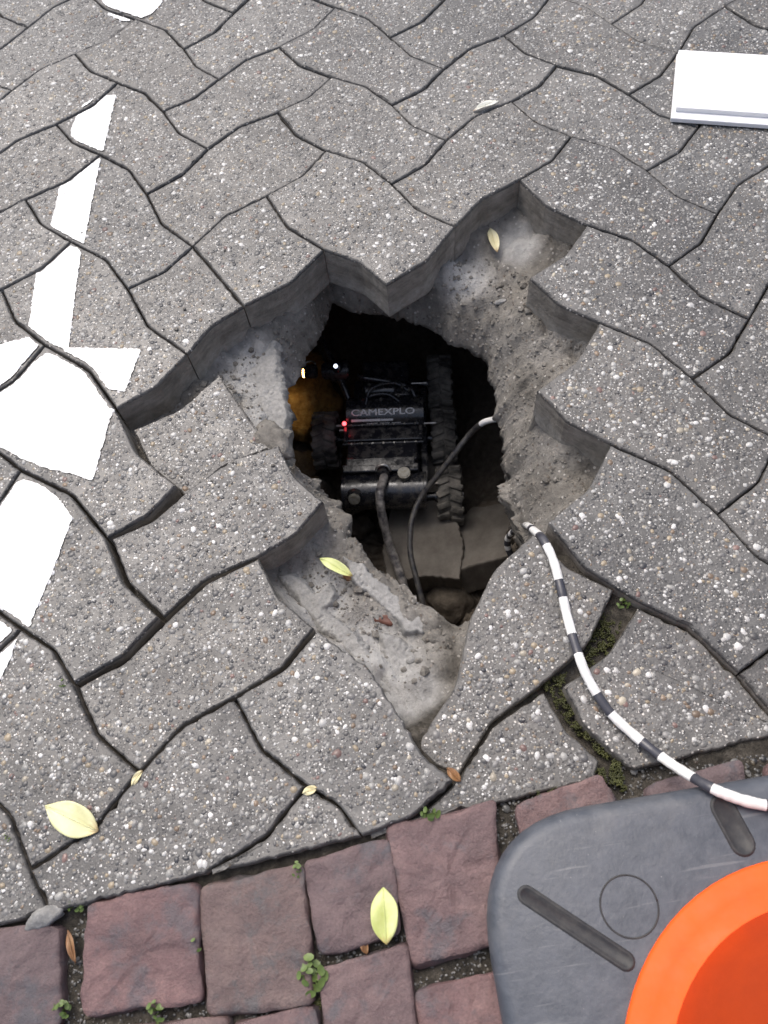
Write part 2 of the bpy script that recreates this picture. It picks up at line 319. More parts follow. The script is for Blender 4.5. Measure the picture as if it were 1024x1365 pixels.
# ------------------------------------------------------------------ the paving lattice (measured joints)
U = 0.114; LC = np.array([0.12121753, 0.27785295]); LA = np.array([[0.79976198, 0.60031724], [0.60031724, -0.79976198]])
def lat(u, v): return LA @ (np.array([u * U, v * U]) - LC)
Q = {(0, 0): (185, 1030), (1, 0): (312, 930), (2, 0): (421, 836), (0, -1): (98, 912), (1, -1): (213, 822), (1, 1): (408, 1048), (1, 2): (485, 1118),
     (1, -2): (142, 717), (2, -2): (237, 648), (2, -3): (155, 545), (3, -3): (250, 472), (4, -3): (325, 408), (3, -4): (170, 385), (4, -4): (257, 328), (5, -4): (355, 261),
     (6, -4): (435, 201), (4, -5): (195, 258), (5, -5): (277, 198), (6, -5): (370, 149), (7, -5): (442, 103), (5, -3): (432, 333), (5, -2): (515, 380),
     (6, -3): (522, 245), (7, -3): (595, 187), (8, -3): (682, 135), (7, -4): (522, 140), (8, -4): (592, 92), (9, -4): (672, 47), (9, -3): (742, 87),
     (8, -2): (762, 182), (8, -1): (862, 227), (8, 0): (957, 285), (9, -2): (839, 125), (6, -2): (607, 302), (7, -2): (692, 240), (7, -1): (782, 300),
     (7, 0): (892, 355), (7, 1): (999, 425), (6, -1): (705, 370), (6, 0): (799, 430), (6, 1): (924, 505), (5, 0): (715, 520), (5, 1): (814, 592),
     (5, 2): (957, 685), (4, 1): (730, 695), (4, 2): (847, 800), (4, 3): (985, 898), (3, 2): (755, 915), (-1, 0): (40, 1160), (3, 3): (830, 1015),
     (2, -4): (60, 460), (1, -3): (28, 627), (0, -2): (28, 838), (3, -5): (95, 322), (3, -6): (33, 265), (2, -5): (2, 386), (4, -7): (75, 165), (6, -7): (245, 65), (4, -6): (133, 205), (5, -6): (217, 148), (6, -6): (292, 105), (7, -6): (372, 62), (8, -5): (520, 50)}
_qk = np.array([lat(*k) for k in Q]); _qd = np.array([gp(*p)[:2] - lat(*k) for k, p in Q.items()])
_qs = np.array([1.0 if inframe((*a, 0)) else 0.5 for a in _qk])
def node(u, v):
    if (u, v) in Q: return gp(*Q[(u, v)])[:2]
    p = lat(u, v); d = np.linalg.norm(_qk - p, axis=1); w = np.exp(-(d / 0.13) ** 2)
    return p + (w[:, None] * _qd).sum(0) / max(w.sum(), 0.6)
# corner positions of pavers that have shifted away from the common joints
OVR = {('H', 1, -2): {(1, -2): (146, 717), (2, -2): (250, 650), (3, -2): (372, 590), (1, -1): (216, 822), (2, -1): (340, 742), (3, -1): (432, 665)},
       ('H', 0, -1): {(0, -1): (100, 915), (1, -1): (218, 829), (2, -1): (345, 742), (2, 0): (420, 835)},
       ('H', 2, -3): {(2, -3): (168, 562), (3, -3): (284, 487), (4, -3): (365, 420), (2, -2): (240, 650), (3, -2): (355, 582), (4, -2): (440, 500)},
       ('V', 1, 0): {(2, 0): (423, 840), (2, 1): (540, 962), (2, 2): (606, 1040), (1, 2): (482, 1116)},
       ('H', 2, 1): {(2, 1): (551, 990), (3, 1): (625, 822), (4, 1): (712, 708), (2, 2): (612, 1031), (3, 2): (722, 912), (4, 2): (822, 783)},
       ('H', 1, 2): {(1, 2): (492, 1112), (2, 2): (613, 1034), (3, 2): (727, 918), (3, 3): (803, 1012)},
       ('V', 3, 2): {(3, 2): (752, 912), (4, 2): (852, 806)},
       ('V', 1, -4): {(2, -2): (236, 646)}}
MISSING = {('V', 2, -1), ('V', 3, -2), ('H', 3, 0), ('V', 4, -3), ('H', 4, -1), ('H', 5, -2)}
BUMP = 0.095
def edge(a, b, s):
    """one unit joint from a to b, bowed by BUMP to its left (s=+1) or right (s=-1)"""
    e = b - a; n = np.array([-e[1], e[0]]); m = (a + b) / 2 + n * BUMP * s
    q1 = m + (a - m) * 0.06 - n * 0.002 * s; q2 = m + (b - m) * 0.06 - n * 0.002 * s
    return [a, q1, q2]
def outline(kind, x, y):
    o = OVR.get((kind, x, y), {})
    def nd(u, v): return gp(*o[(u, v)])[:2] if (u, v) in o else node(u, v)
    # walk clockwise seen with v downwards; per unit edge: bow direction from the checkerboard rule
    if kind == 'H': cells = [(x, y), (x + 1, y)]; ring = [(x, y), (x + 1, y), (x + 2, y), (x + 2, y + 1), (x + 1, y + 1), (x, y + 1)]
    else: cells = [(x, y), (x, y + 1)]; ring = [(x, y), (x + 1, y), (x + 1, y + 1), (x + 1, y + 2), (x, y + 2), (x, y + 1)]
    pts = []
    for i in range(6):
        a, b = ring[i], ring[(i + 1) % 6]
        du, dv = b[0] - a[0], b[1] - a[1]
        mid = ((a[0] + b[0]) / 2, (a[1] + b[1]) / 2)
        cell = min(cells, key=lambda c: abs(c[0] + .5 - mid[0]) + abs(c[1] + .5 - mid[1]))
        isX = (cell[0] + cell[1]) % 2 == 1
        along_u = dv == 0                      # edges running along u are the cell's top or bottom
        out = (along_u != isX)                 # X cells: top and bottom bow in, ends bow out
        A, B = nd(*a), nd(*b)
        pts += edge(A, B, 1 if out else -1)    # ring runs clockwise in the world: left is outwards
    P = np.array(pts)
    return P
BA = gp(0, 1238)[:2]; BB = gp(1024, 985)[:2]; BD = (BB - BA) / np.linalg.norm(BB - BA); BN = np.array([-BD[1], BD[0]])   # kerb line of the setts
pavers = []
for x in range(-8, 20):
    for y in range(-22, 12):
        d = (x + y) % 4
        if d not in (3, 1): continue
        kind = 'H' if d == 3 else 'V'
        c = lat(x + 1, y + .5) if kind == 'H' else lat(x + .5, y + 1)
        if not inframe((*c, 0), 560) or np.hypot(*c) > 2.0: continue
        if (c - BA) @ BN < -0.14: continue
        pavers.append((kind, x, y))
miss_polys = [ccw(outline(*k)) for k in MISSING]
miss_polys.append(ccw(np.array([gp(*p)[:2] for p in ((165, 548), (250, 474), (330, 410), (430, 335), (400, 480), (400, 620), (372, 590), (300, 500), (280, 492), (215, 535))])))
def miss_dist(X):
    d = np.full(len(X), 9.0)
    for P in miss_polys:
        dd = dist_poly(P, X); dd[inside(P, X)] *= -1; d = np.minimum(d, dd)
    return d
PAL = np.array([(.66, .65, .63), (.46, .455, .44), (.30, .295, .28), (.19, .185, .18), (.13, .127, .123), (.085, .083, .083), (.048, .048, .052), (.30, .245, .17), (.20, .145, .10), (.19, .12, .105), (.38, .34, .27)])
PW = [np.array([.15, .13, .16, .18, .16, .08, .03, .05, .03, .01, .02]), np.array([.045, .09, .17, .24, .21, .08, .03, .045, .035, .015, .025])]
def pebbles(P, n_small, n_big, name, org=None, tone=1.0):
    lo, hi = P.min(0), P.max(0); A = abs(area(P)); box = np.prod(hi - lo)
    def samp(n):
        X = RNG.uniform(lo, hi, (int(n * box / A) + 4, 2)); X = X[inside(P, X)]; return X[dist_poly(P, X) > .0022]
    co, faces, cols = [], [], []; base = 0
    for n, rmed, rmax, rings in ((n_small, .0011, .0021, 1), (n_big, .0023, .0047, 2)):
        X = samp(n); k = len(X)
        if not k: continue
        r = np.minimum(rmed * np.exp(RNG.normal(0, .32, k)), rmax); asp = RNG.uniform(.6, 1, k); th = RNG.uniform(0, 6.283, k)
        h = np.minimum(r * RNG.uniform(.14, .32, k), .0009)
        nn = 5 if rings == 1 else 7; ang = np.arange(nn) * 2 * np.pi / nn
        jit = RNG.uniform(.80, 1.14, (k, nn))
        def ring(f, zf):
            lx = np.cos(ang)[None] * r[:, None] * f * jit; ly = np.sin(ang)[None] * (r * asp)[:, None] * f * jit
            xx = X[:, :1] + lx * np.cos(th)[:, None] - ly * np.sin(th)[:, None]; yy = X[:, 1:] + lx * np.sin(th)[:, None] + ly * np.cos(th)[:, None]
            return np.stack([xx, yy, np.broadcast_to((h * zf)[:, None], xx.shape)], -1)
        parts = [ring(1.0, -.45)] + ([ring(.80, .74)] if rings == 2 else [])
        top = np.concatenate([X, h[:, None]], 1)[:, None]
        V = np.concatenate(parts + [top], 1); m = V.shape[1]
        co.append(V.reshape(-1, 3)); o = base + np.arange(k)[:, None, None] * m
        i = np.arange(nn); j = (i + 1) % nn
        if rings == 2: tt = (np.stack([i, j, j + nn], -1)[None], np.stack([i, j + nn, i + nn], -1)[None], np.stack([i + nn, j + nn, np.full(nn, 2 * nn)], -1)[None])
        else: tt = (np.stack([i, j, np.full(nn, nn)], -1)[None],)
        faces.append(np.concatenate([(t + o).reshape(-1, 3) for t in tt]))
        c = PAL[RNG.choice(len(PAL), k, p=PW[rings - 1] / PW[rings - 1].sum())] * RNG.uniform(.8, 1.12, (k, 1)) * tone
        if org is not None:
            for W in PAINT: c[inside(W, X + org)] = .80
        cols.append(np.repeat(c, m, 0)); base += k * m
    co = np.concatenate(co); cols = np.concatenate(cols)
    me = mesh_np(name, co, [np.concatenate(faces)])
    a = me.color_attributes.new('stone', 'FLOAT_COLOR', 'POINT'); a.data.foreach_set('color', np.c_[np.clip(cols, 0, 1), np.ones(len(cols))].astype(np.float32).ravel())
    return me
PAINT_PX = [[(155, 127), (133, 128), (112, 140), (101, 158), (95, 172), (95, 191), (120, 204), (136, 210)],
            [(134, 210), (122, 209), (98, 230), (80, 244), (73, 280), (66, 303), (90, 318), (112, 325)],
            [(110, 326), (92, 327), (70, 344), (50, 358), (44, 400), (38, 442), (60, 458), (92, 467), (100, 400)],
            [(-60, 478), (38, 450), (56, 457), (0, 521), (-60, 560)], [(84, 464), (189, 466), (167, 523), (143, 519), (121, 501), (92, 476)],
            [(-60, 556), (0, 520), (63, 471), (106, 485), (128, 510), (151, 545), (124, 641), (98, 632), (66, 626), (30, 612), (0, 596), (-60, 580)],
            [(-60, 700), (0, 656), (33, 640), (56, 647), (80, 666), (98, 691), (72, 760), (40, 836), (0, 814), (-60, 790)], [(-60, 800), (0, 816), (27, 841), (14, 880), (0, 908), (-60, 1010)],
            [(135, -60), (137, 8), (146, 20), (162, 27), (182, 27), (203, 18), (216, 4), (224, -40), (215, -60)]]
PAINT = [ccw(np.array([gp(*p)[:2] for p in q])) for q in PAINT_PX]
TH = 0.062
def block_mesh(P, name, th=TH, rough=.0008, seed=0):
    """paver body from a ccw outline around its own origin: worn arris, slightly ragged edge"""
    P = resample(P, .0055); n = len(P); e = np.roll(P, -1, 0) - np.roll(P, 1, 0); e /= np.linalg.norm(e, axis=1, keepdims=True); nr = np.c_[-e[:, 1], e[:, 0]]
    w = np.array([.8 * fbm((p[0] + seed, p[1], seed * 1.7), 170, 4) + 3.0 * max(0, fbm((p[0] - seed, p[1], seed), 45, 3) - .36) for p in P])
    Pj = P + nr * (np.clip(w, -.8, 3.0) * rough)[:, None]
    rows = [(.0012, -th), (0, -th + .004), (0, -.030), (.0000, -.0045), (.0004, -.0018), (.0012, -.0005), (.0022, 0)]
    co = []
    for d, z in rows:
        R = Pj + nr * d
        co.append(np.c_[R, np.full(n, z) - (np.maximum(w, 0) * .0010 if -.004 < z < -.0003 else 0)])
    co = np.concatenate(co); i = np.arange(n); j = (i + 1) % n; q = []
    for k in range(len(rows) - 1): q.append(np.stack([i + k * n, j + k * n, j + (k + 1) * n, i + (k + 1) * n], -1))
    top = (np.arange(n) + (len(rows) - 1) * n)[None]; bot = np.arange(n)[::-1][None]
    idx = np.concatenate([np.full(n, 1 if k < 3 else 0) for k in range(len(rows) - 1)] + [[0], [1]])
    me = mesh_np(name, co, q + [top, bot], smooth=False, mat_idx=idx)
    return me

# ------------------------------------------------------------------ bed, cavity and joint dirt: one ground surface
HC = gp(545, 590, -.1)[:2]
OPEN = [(445, 405, -.107), (470, 418, -.107), (520, 424, -.112), (560, 434, -.112), (600, 460, -.112), (640, 476, -.122), (655, 510, -.132), (660, 560, -.142), (668, 620, -.147), (680, 668, -.147),
        (694, 700, -.142), (700, 742, -.122), (668, 800, -.092), (612, 834, -.080), (570, 810, -.078), (520, 774, -.078), (488, 738, -.078), (466, 704, -.080), (440, 668, -.087), (404, 634, -.097), (386, 600, -.112),
        (395, 560, -.112), (383, 525, -.117), (402, 486, -.112), (430, 450, -.107)]
op = np.array([gp(*o) for o in OPEN]); oa = np.arctan2(op[:, 1] - HC[1], op[:, 0] - HC[0]); orr = np.hypot(op[:, 0] - HC[0], op[:, 1] - HC[1]); so = np.argsort(oa); oa, orr, oz = oa[so], orr[so], op[so, 2]
NA = 560; TH_ = np.linspace(-np.pi, np.pi, NA, endpoint=False)
r0 = np.interp(TH_, oa, orr, period=2 * np.pi); z0 = np.interp(TH_, oa, oz, period=2 * np.pi)
cs, sn = np.cos(TH_), np.sin(TH_)
r_n = np.array([.006 * fbm((c * 9, s * 9, 3), 1.0, 5) + .0022 * fbm((c * 40, s * 40, 9), 1.0, 3) for c, s in zip(cs, sn)])
def ground_z(X):
    """level of bed and joint fill away from the cavity mouth"""
    d = miss_dist(X); t = np.clip((d - .018) / .022, 0, 1); t = t * t * (3 - 2 * t)
    fil = np.array([.55 + .9 * noise.noise(Vector((x * 28, y * 28, 2.2))) + .3 * noise.noise(Vector((x * 90, y * 90, 5.2))) for x, y in X]) if len(X) < 5000 else 0
    z = (-.064 + np.clip(fil, 0, 1.3) * .024 * np.exp(-(np.minimum(d, 0) / .022) ** 2)) * (1 - t) + -.0125 * t
    # sunken, washed-out joints around the loose paver by the setts and left of the hole
    for (px, py, rad, dep) in ((770, 900, .085, .022), (200, 700, .07, .030), (150, 760, .06, .022), (330, 800, .06, .02), (120, 940, .07, .012), (205, 500, .09, .045), (305, 600, .055, .05), (270, 560, .06, .03), (620, 1010, .05, .012), (240, 650, .03, .03)):
        c = gp(px, py)[:2]; z = z - dep * np.exp(-((X - c) ** 2).sum(1) / rad ** 2) * t
    s = (X - BA) @ BN; k = np.clip((-.002 - s) / .01, 0, 1)
    return z * (1 - k) + -.016 * k
rings = []
ext = .05 + .36 * np.clip(sn, 0, 1) ** 1.3 + .10 * np.abs(cs)            # the cavity runs on under the paving
ext = np.where(sn < -.2, .035, ext)
NDN = 46
prof = [(0.0, 0.0), (.06, .02), (.14, .06), (.30, .14), (.55, .30), (.85, .55), (1.0, .78), (1.0, .93), (.93, 1.0)]
pt = np.array(prof); FLOOR = -.475
for k in range(14): rings.append(('floor', k / 14))
for k in range(NDN): rings.append(('wall', 1 - k / NDN))
rings.append(('lip', 0))
for k in range(1, 64): rings.append(('bed', .36 * (k / 63) ** 1.15))
for k in range(1, 13): rings.append(('far', .36 + 3.6 * (k / 12) ** 2))
co = []; gattr = []
for kind, t in rings:
    if kind in ('floor', 'wall'):
        wt = 1.0 if kind == 'floor' else t
        s = np.linspace(0, 1, len(pt)); dr = np.interp(wt, s, pt[:, 0]); dz = np.interp(wt, s, pt[:, 1])
        r = r0 + r_n + ext * dr; z = z0 + (FLOOR - z0) * dz
        if kind == 'floor': r = r * t; z = np.full(NA, FLOOR)
        X = np.c_[HC[0] + r * cs, HC[1] + r * sn]
        if kind == 'floor' and t == 0: X = X + np.c_[cs, sn] * .0005
        nz = np.array([fbm((x, y, zz), 16, 5) * .022 + fbm((x, y, zz), 60, 4) * .008 for (x, y), zz in zip(X, z)])
        if kind == 'floor': z = z + nz
        else: X = X + np.c_[cs, sn] * (nz * min(1, wt * 8 + .25))[:, None]; z = z + nz * .3 * min(1, wt * 5)
    else:
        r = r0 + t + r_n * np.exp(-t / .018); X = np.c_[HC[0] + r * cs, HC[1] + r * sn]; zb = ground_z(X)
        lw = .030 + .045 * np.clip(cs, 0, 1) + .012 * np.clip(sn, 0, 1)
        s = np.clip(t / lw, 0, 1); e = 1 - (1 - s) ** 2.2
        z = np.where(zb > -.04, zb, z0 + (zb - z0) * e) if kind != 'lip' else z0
        if kind in ('bed', 'lip'):
            deep = np.clip((-.035 - z) / .02, 0, 1)
            nz = np.array([fbm((x, y, 1), 22, 5) * .008 + fbm((x, y, 5), 75, 4) * .0045 + abs(fbm((x, y, 8), 190, 3)) * .002 for x, y in X])
            z = z + nz * (deep * .9 + .1)
        else: z = z + 0
    co.append(np.c_[X, z])
co = np.concatenate(co); nr = len(rings); i = np.arange(NA); j = (i + 1) % NA
quads = np.concatenate([np.stack([i + k * NA, j + k * NA, j + (k + 1) * NA, i + (k + 1) * NA], -1) for k in range(nr - 1)])
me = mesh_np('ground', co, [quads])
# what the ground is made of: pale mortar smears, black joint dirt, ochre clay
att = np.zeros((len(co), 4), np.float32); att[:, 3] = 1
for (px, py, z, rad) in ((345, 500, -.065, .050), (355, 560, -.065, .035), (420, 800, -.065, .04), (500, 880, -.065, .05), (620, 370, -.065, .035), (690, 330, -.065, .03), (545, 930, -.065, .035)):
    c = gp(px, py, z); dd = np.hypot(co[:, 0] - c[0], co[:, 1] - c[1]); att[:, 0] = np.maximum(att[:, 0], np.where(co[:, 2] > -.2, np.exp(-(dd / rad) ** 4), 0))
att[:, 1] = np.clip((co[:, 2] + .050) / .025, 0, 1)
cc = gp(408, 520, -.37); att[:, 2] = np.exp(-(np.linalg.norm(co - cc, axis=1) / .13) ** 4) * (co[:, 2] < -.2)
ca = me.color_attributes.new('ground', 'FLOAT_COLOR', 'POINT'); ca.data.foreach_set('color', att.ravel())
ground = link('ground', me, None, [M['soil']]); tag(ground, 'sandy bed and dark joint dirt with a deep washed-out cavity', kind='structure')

# ------------------------------------------------------------------ pavers
pavement = empty('pavement', (0, .6, 0)); tag(pavement, 'grey exposed aggregate paving of interlocking zigzag stones', kind='structure')
PO = Vector((0, .6, 0))
TILT = {('H', 2, 1): (-.012, .06, -.03), ('H', 1, -2): (-.004, .03, .02), ('H', 2, -3): (-.022, .05, .05), ('H', 0, -1): (-.002, .012, .008), ('V', 3, 2): (-.006, .0, .02), ('H', 1, 2): (-.008, .02, 0)}
tops = {}
def blunt(P, lim=38, cut=.016):
    P = ccw(P); out = []; N = len(P)
    for i in range(N):
        a, b = P[i - 1] - P[i], P[(i + 1) % N] - P[i]; la, lb = np.linalg.norm(a), np.linalg.norm(b)
        if la < 1e-5: continue
        if math.degrees(math.acos(np.clip(a @ b / (la * lb + 1e-12), -1, 1))) < lim and min(la, lb) > .004:
            out += [P[i] + a / la * min(cut, la * .6), P[i] + b / lb * min(cut, lb * .6)]
        else: out.append(P[i])
    return np.array(out)
def add_paver(P, key, dens=1.0, inset=.0013, tilt=None, seed=0, rough=.0008):
    P = offset_in(ccw(P), inset); c = P.mean(0); L = P - c
    dz, tx, ty = tilt if tilt else (random.uniform(-.0016, .0008), random.uniform(-.006, .006), random.uniform(-.006, .006))
    me = block_mesh(L, 'paver', seed=seed, rough=rough)
    o = link('paver', me, pavement, [M['paver'], M['side']], (c[0] - PO.x, c[1] - PO.y, dz), (tx, ty, 0))
    A = abs(area(P)); a = link('aggregate', pebbles(offset_in(L, .003), int(A * 78000 * dens), int(A * 23000 * dens), 'aggregate', c), o, [M['pebble']]); tag(a, kind='stuff')
    tops[key] = (P, c, dz, tx, ty, o)
    return o
seed = 0
for key in pavers:
    if key in MISSING: continue
    seed += 1; P = ccw(outline(*key)); c = P.mean(0)
    sd = (P - BA) @ BN
    if sd.max() < .012: continue
    cut = sd.min() < .004
    if cut: P = blunt(blunt(clip_half(P, BA + BN * .002, BN)), 55, .01)
    if len(P) < 4 or abs(area(P)) < .0006: continue
    dens = 1.0 if inframe((*c, 0), 120) else .35
    ins = .0006 + .0008 * math.exp(-((c[0] + .25) ** 2 + (c[1] - .35) ** 2) / .12)
    if key == ('H', 3, -4):                                       # this one has snapped across the middle
        a = node(4, -4); b = node(4, -3); m = (b - a) / np.linalg.norm(b - a); n = np.array([-m[1], m[0]])
        for s in (1, -1): add_paver(clip_half(P, (a + b) / 2 + n * s * .0002, n * s), (key, s), dens, .0006 if s > 0 else .0007, (-.0006 * (s < 0), 0.002 * s, .003), seed + s * .3)
        continue
    if key == ('H', 2, -3):                                       # its far end has broken off
        a = gp(288, 486)[:2]; b = gp(362, 590)[:2]; m = (b - a) / np.linalg.norm(b - a); n = np.array([-m[1], m[0]])
        if n @ (c - a) < 0: n = -n
        P = clip_half(P, (a + b) / 2 , n if n @ (gp(200, 570)[:2] - a) > 0 else -n)
    add_paver(P, key, dens, ins, TILT.get(key), seed, .0019 if cut else .0008)
def top_z(x, y):
    p = np.array([[x, y]])
    for k, (P, c, dz, tx, ty, o) in tops.items():
        if inside(P, p)[0]: return dz + (y - c[1]) * tx - (x - c[0]) * ty
    return 0.0

# ------------------------------------------------------------------ red sett border
border = empty('sett_border', (0, 0, 0)); tag(border, 'border of dark red stone setts with dirty mossy joints', kind='structure')
def sett(quad, z=-.002, seed=0, world=False):
    P = ccw(np.array(quad) if world else np.array([gp(*q, z)[:2] for q in quad])); P = offset_in(P, -.0032); P = round_poly(P, .008, 3); P = resample(P, .004)
    c = P.mean(0); L = P - c; n = len(L); rows = []; co = []
    prof = [(1.0, -.085), (1.0, -.03), (.999, -.009), (.992, -.0035), (.975, -.0012)] + [(f, -.0012 + .0016 * (1 - f)) for f in (.88, .8, .7, .6, .5, .4, .3, .2, .1)]
    for f, zz in prof:
        for p in L:
            q = (p[0] * f, p[1] * f); w = fbm((q[0] + seed, q[1], seed), 22, 5); w2 = fbm((q[0], q[1] + seed, 2), 90, 4)
            e = (1 + .075 * fbm((p[0] * 1 + seed, p[1], zz * 3), 30, 5)) if f > .9 else 1 + .075 * fbm((p[0] + seed, p[1], 0), 30, 5) * f
            co.append((q[0] * e, q[1] * e, zz + (w * .0022 + w2 * .0024 if f < .99 else 0)))
    co = np.array(co); i = np.arange(n); j = (i + 1) % n; k = len(prof)
    q = np.concatenate([np.stack([i + a * n, j + a * n, j + (a + 1) * n, i + (a + 1) * n], -1) for a in range(k - 1)])
    me = mesh_np('sett', co, [q, (np.arange(n) + (k - 1) * n)[None]])
    return link('sett', me, border, [M['sett']], (c[0], c[1], z), (random.uniform(-.03, .03), random.uniform(-.03, .03), 0))
quads = [[(-55, 1250), (78, 1236), (76, 1368), (-60, 1390)], [(116, 1206), (258, 1182), (266, 1332), (110, 1354)], [(268, 1184), (402, 1158), (412, 1334), (277, 1350)],
         [(408, 1150), (518, 1122), (532, 1242), (428, 1268)], [(518, 1106), (656, 1072), (670, 1256), (553, 1284)], [(690, 1078), (800, 1036), (840, 1110), (720, 1200)],
         [(868, 1050), (985, 1018), (1000, 1120), (890, 1140)], [(426, 1298), (540, 1262), (556, 1400), (440, 1420)], [(557, 1326), (668, 1300), (690, 1430), (575, 1450)],
         [(312, 1368), (418, 1344), (432, 1470), (322, 1490)], [(165, 1376), (300, 1362), (306, 1490), (170, 1510)], [(10, 1398), (150, 1382), (152, 1520), (10, 1530)], [(1030, 1020), (1150, 990), (1170, 1110), (1040, 1130)]]
for a, q in enumerate(quads): sett(q, seed=a * 3.1)
w0 = gp(-60, 1250)[:2]
for row in range(0, 4):                                            # the border runs on beyond these
    for col in range(-9, 14):
        c = w0 + BD * (col * .106 + (row % 2) * .05) - BN * (.052 + row * .106)
        if any(np.linalg.norm(c - np.array([gp(*p)[:2] for p in q]).mean(0)) < .088 for q in quads): continue
        if inframe((*c, 0), -20) : continue
        if np.hypot(*(c - np.array([.1, .0]))) > .95: continue
        h = .047; R = [BD * sx * h * random.uniform(.92, 1.05) + BN * sy * h * random.uniform(.92, 1.05) for sx, sy in ((-1, -1), (1, -1), (1, 1), (-1, 1))]
        sett([c + r for r in R], seed=50 + row * 31 + col, world=True)

def joint_gravel():
    P = ccw(np.array([BA - BD * .3 + BN * .01, BB + BD * .3 + BN * .01, BB + BD * .3 - BN * .3, BA - BD * .3 - BN * .3]))
    me = pebbles(P, 26000, 3800, 'joint_gravel', None, .26); o = link('joint_gravel', me, None, [M['pebble']], (0, 0, -.0150)); tag(o, 'fine gravel and grit lying in the joints of the setts', kind='stuff')
joint_gravel()
# ------------------------------------------------------------------ white painted marking
def paint_thing(polys, label, groups=None):
    root = None; all_ = np.concatenate([np.array([gp(*p)[:2] for p in q]) for q in polys]); c0 = all_.mean(0)
    root = empty('road_marking', (c0[0], c0[1], 0)); tag(root, label, 'road marking')
    for q in polys:
        W = ccw(np.array([gp(*p)[:2] for p in q]))
        for k, (P, c, dz, tx, ty, o) in list(tops.items()):
            S = offset_in(P, .0045)
            if np.linalg.norm(c - W.mean(0)) > .5: continue
            # keep the part of the painted shape that lies on this stone
            bm = bmesh.new(); step = .0012
            lo = np.maximum(W.min(0), S.min(0)); hi = np.minimum(W.max(0), S.max(0))
            if (hi - lo).min() <= .004: bm.free(); continue
            nx, ny = np.maximum(1, ((hi - lo) / step).astype(int)); gx = lo[0] + (np.arange(nx) + .5) * step; gy = lo[1] + (np.arange(ny) + .5) * step
            XX, YY = np.meshgrid(gx, gy, indexing='ij'); X = np.c_[XX.ravel(), YY.ravel()]
            def sd(Pg): d = dist_poly(Pg, X); return np.where(inside(Pg, X), d, -d)
            f = np.minimum(sd(W), sd(S)); f += np.array([fbm((x, y, 4), 160, 3) * .0011 + fbm((x, y, 9), 420, 2) * .0009 for x, y in X])
            hole = np.array([noise.noise(Vector((x * 230, y * 230, 7.7))) for x, y in X]); F = ((f > 0) & (hole < .72)).reshape(nx, ny)
            if F.sum() < 12: bm.free(); continue
            vid = -np.ones((nx + 1, ny + 1), int); co = []; fa = []
            for a in range(nx):
                for b in range(ny):
                    if not F[a, b]: continue
                    ids = []
                    for (aa, bb) in ((a, b), (a + 1, b), (a + 1, b + 1), (a, b + 1)):
                        if vid[aa, bb] < 0: vid[aa, bb] = len(co); co.append((lo[0] + aa * step, lo[1] + bb * step))
                        ids.append(vid[aa, bb])
                    fa.append(ids)
            bm.free(); co = np.array(co)
            # pull the stair-stepped rim onto the smooth edge
            cf = np.minimum(np.where(inside(W, co), 1, -1) * dist_poly(W, co), np.where(inside(S, co), 1, -1) * dist_poly(S, co))
            fa = np.array(fa); nb = np.zeros_like(co); ct = np.zeros(len(co))
            ed = np.concatenate([fa[:, [0, 1]], fa[:, [1, 2]], fa[:, [2, 3]], fa[:, [3, 0]]]); es = np.sort(ed, 1); un, inv, cnt = np.unique(es, axis=0, return_inverse=True, return_counts=True)
            be = un[cnt == 1]
            for _ in range(3):
                nb[:] = 0; ct[:] = 0
                np.add.at(nb, be[:, 0], co[be[:, 1]]); np.add.at(nb, be[:, 1], co[be[:, 0]]); np.add.at(ct, be[:, 0], 1); np.add.at(ct, be[:, 1], 1)
                m = ct > 0; co[m] = co[m] * .4 + .6 * nb[m] / ct[m][:, None]
            z = np.array([dz + (y - c[1]) * tx - (x - c[0]) * ty + .0014 + .0004 * fbm((x, y, 1), 130, 3) for x, y in co])
            me = mesh_np('paint_patch', np.c_[co - c0, z], [fa]); link('paint_patch', me, root, [M['paint']])
    return root
paint_thing(PAINT_PX[:8], 'worn white painted arrow on grey pavers beside the hole')
paint_thing(PAINT_PX[8:], 'white painted blob with a rounded end on the paving')

# ------------------------------------------------------------------ generic builders for the smaller things
def catmull(pts, n=8):
    P = [np.array(p, float) for p in pts]; P = [2 * P[0] - P[1]] + P + [2 * P[-1] - P[-2]]; out = []
    for i in range(1, len(P) - 2):
        a, b, c, d = P[i - 1:i + 3]
        for k in range(n):
            t = k / n; out.append(.5 * ((2 * b) + (c - a) * t + (2 * a - 5 * b + 4 * c - d) * t * t + (3 * b - a - 3 * c + d) * t ** 3))
    out.append(P[-2]); return np.array(out)
def tube(name, path, rad, seg=12, flat=1.0, mat_of=None, wob=0.0):
    path = np.asarray(path, float); n = len(path); tg = np.gradient(path, axis=0); tg /= np.linalg.norm(tg, axis=1, keepdims=True)
    up = np.array([0, 0, 1.0]); co = []
    for p, t in zip(path, tg):
        b = np.cross(t, up); b /= max(np.linalg.norm(b), 1e-6); u = np.cross(b, t)
        rr = rad * (1 + wob * fbm(p, 140, 3))
        for k in range(seg):
            a = 2 * math.pi * k / seg; co.append(p + b * math.cos(a) * rr + u * math.sin(a) * rr * flat)
    i = np.arange(seg); j = (i + 1) % seg
    q = np.concatenate([np.stack([i + k * seg, j + k * seg, j + (k + 1) * seg, i + (k + 1) * seg], -1) for k in range(n - 1)])
    idx = None
    if mat_of:
        L = np.concatenate([[0], np.cumsum(np.linalg.norm(np.diff(path, axis=0), axis=1))])
        idx = np.concatenate([np.full(seg, mat_of((L[k] + L[k + 1]) / 2)) for k in range(n - 1)] + [[mat_of(0), mat_of(L[-1])]])
    return mesh_np(name, co, [q, np.arange(seg)[::-1][None], (np.arange(seg) + (n - 1) * seg)[None]], mat_idx=idx)
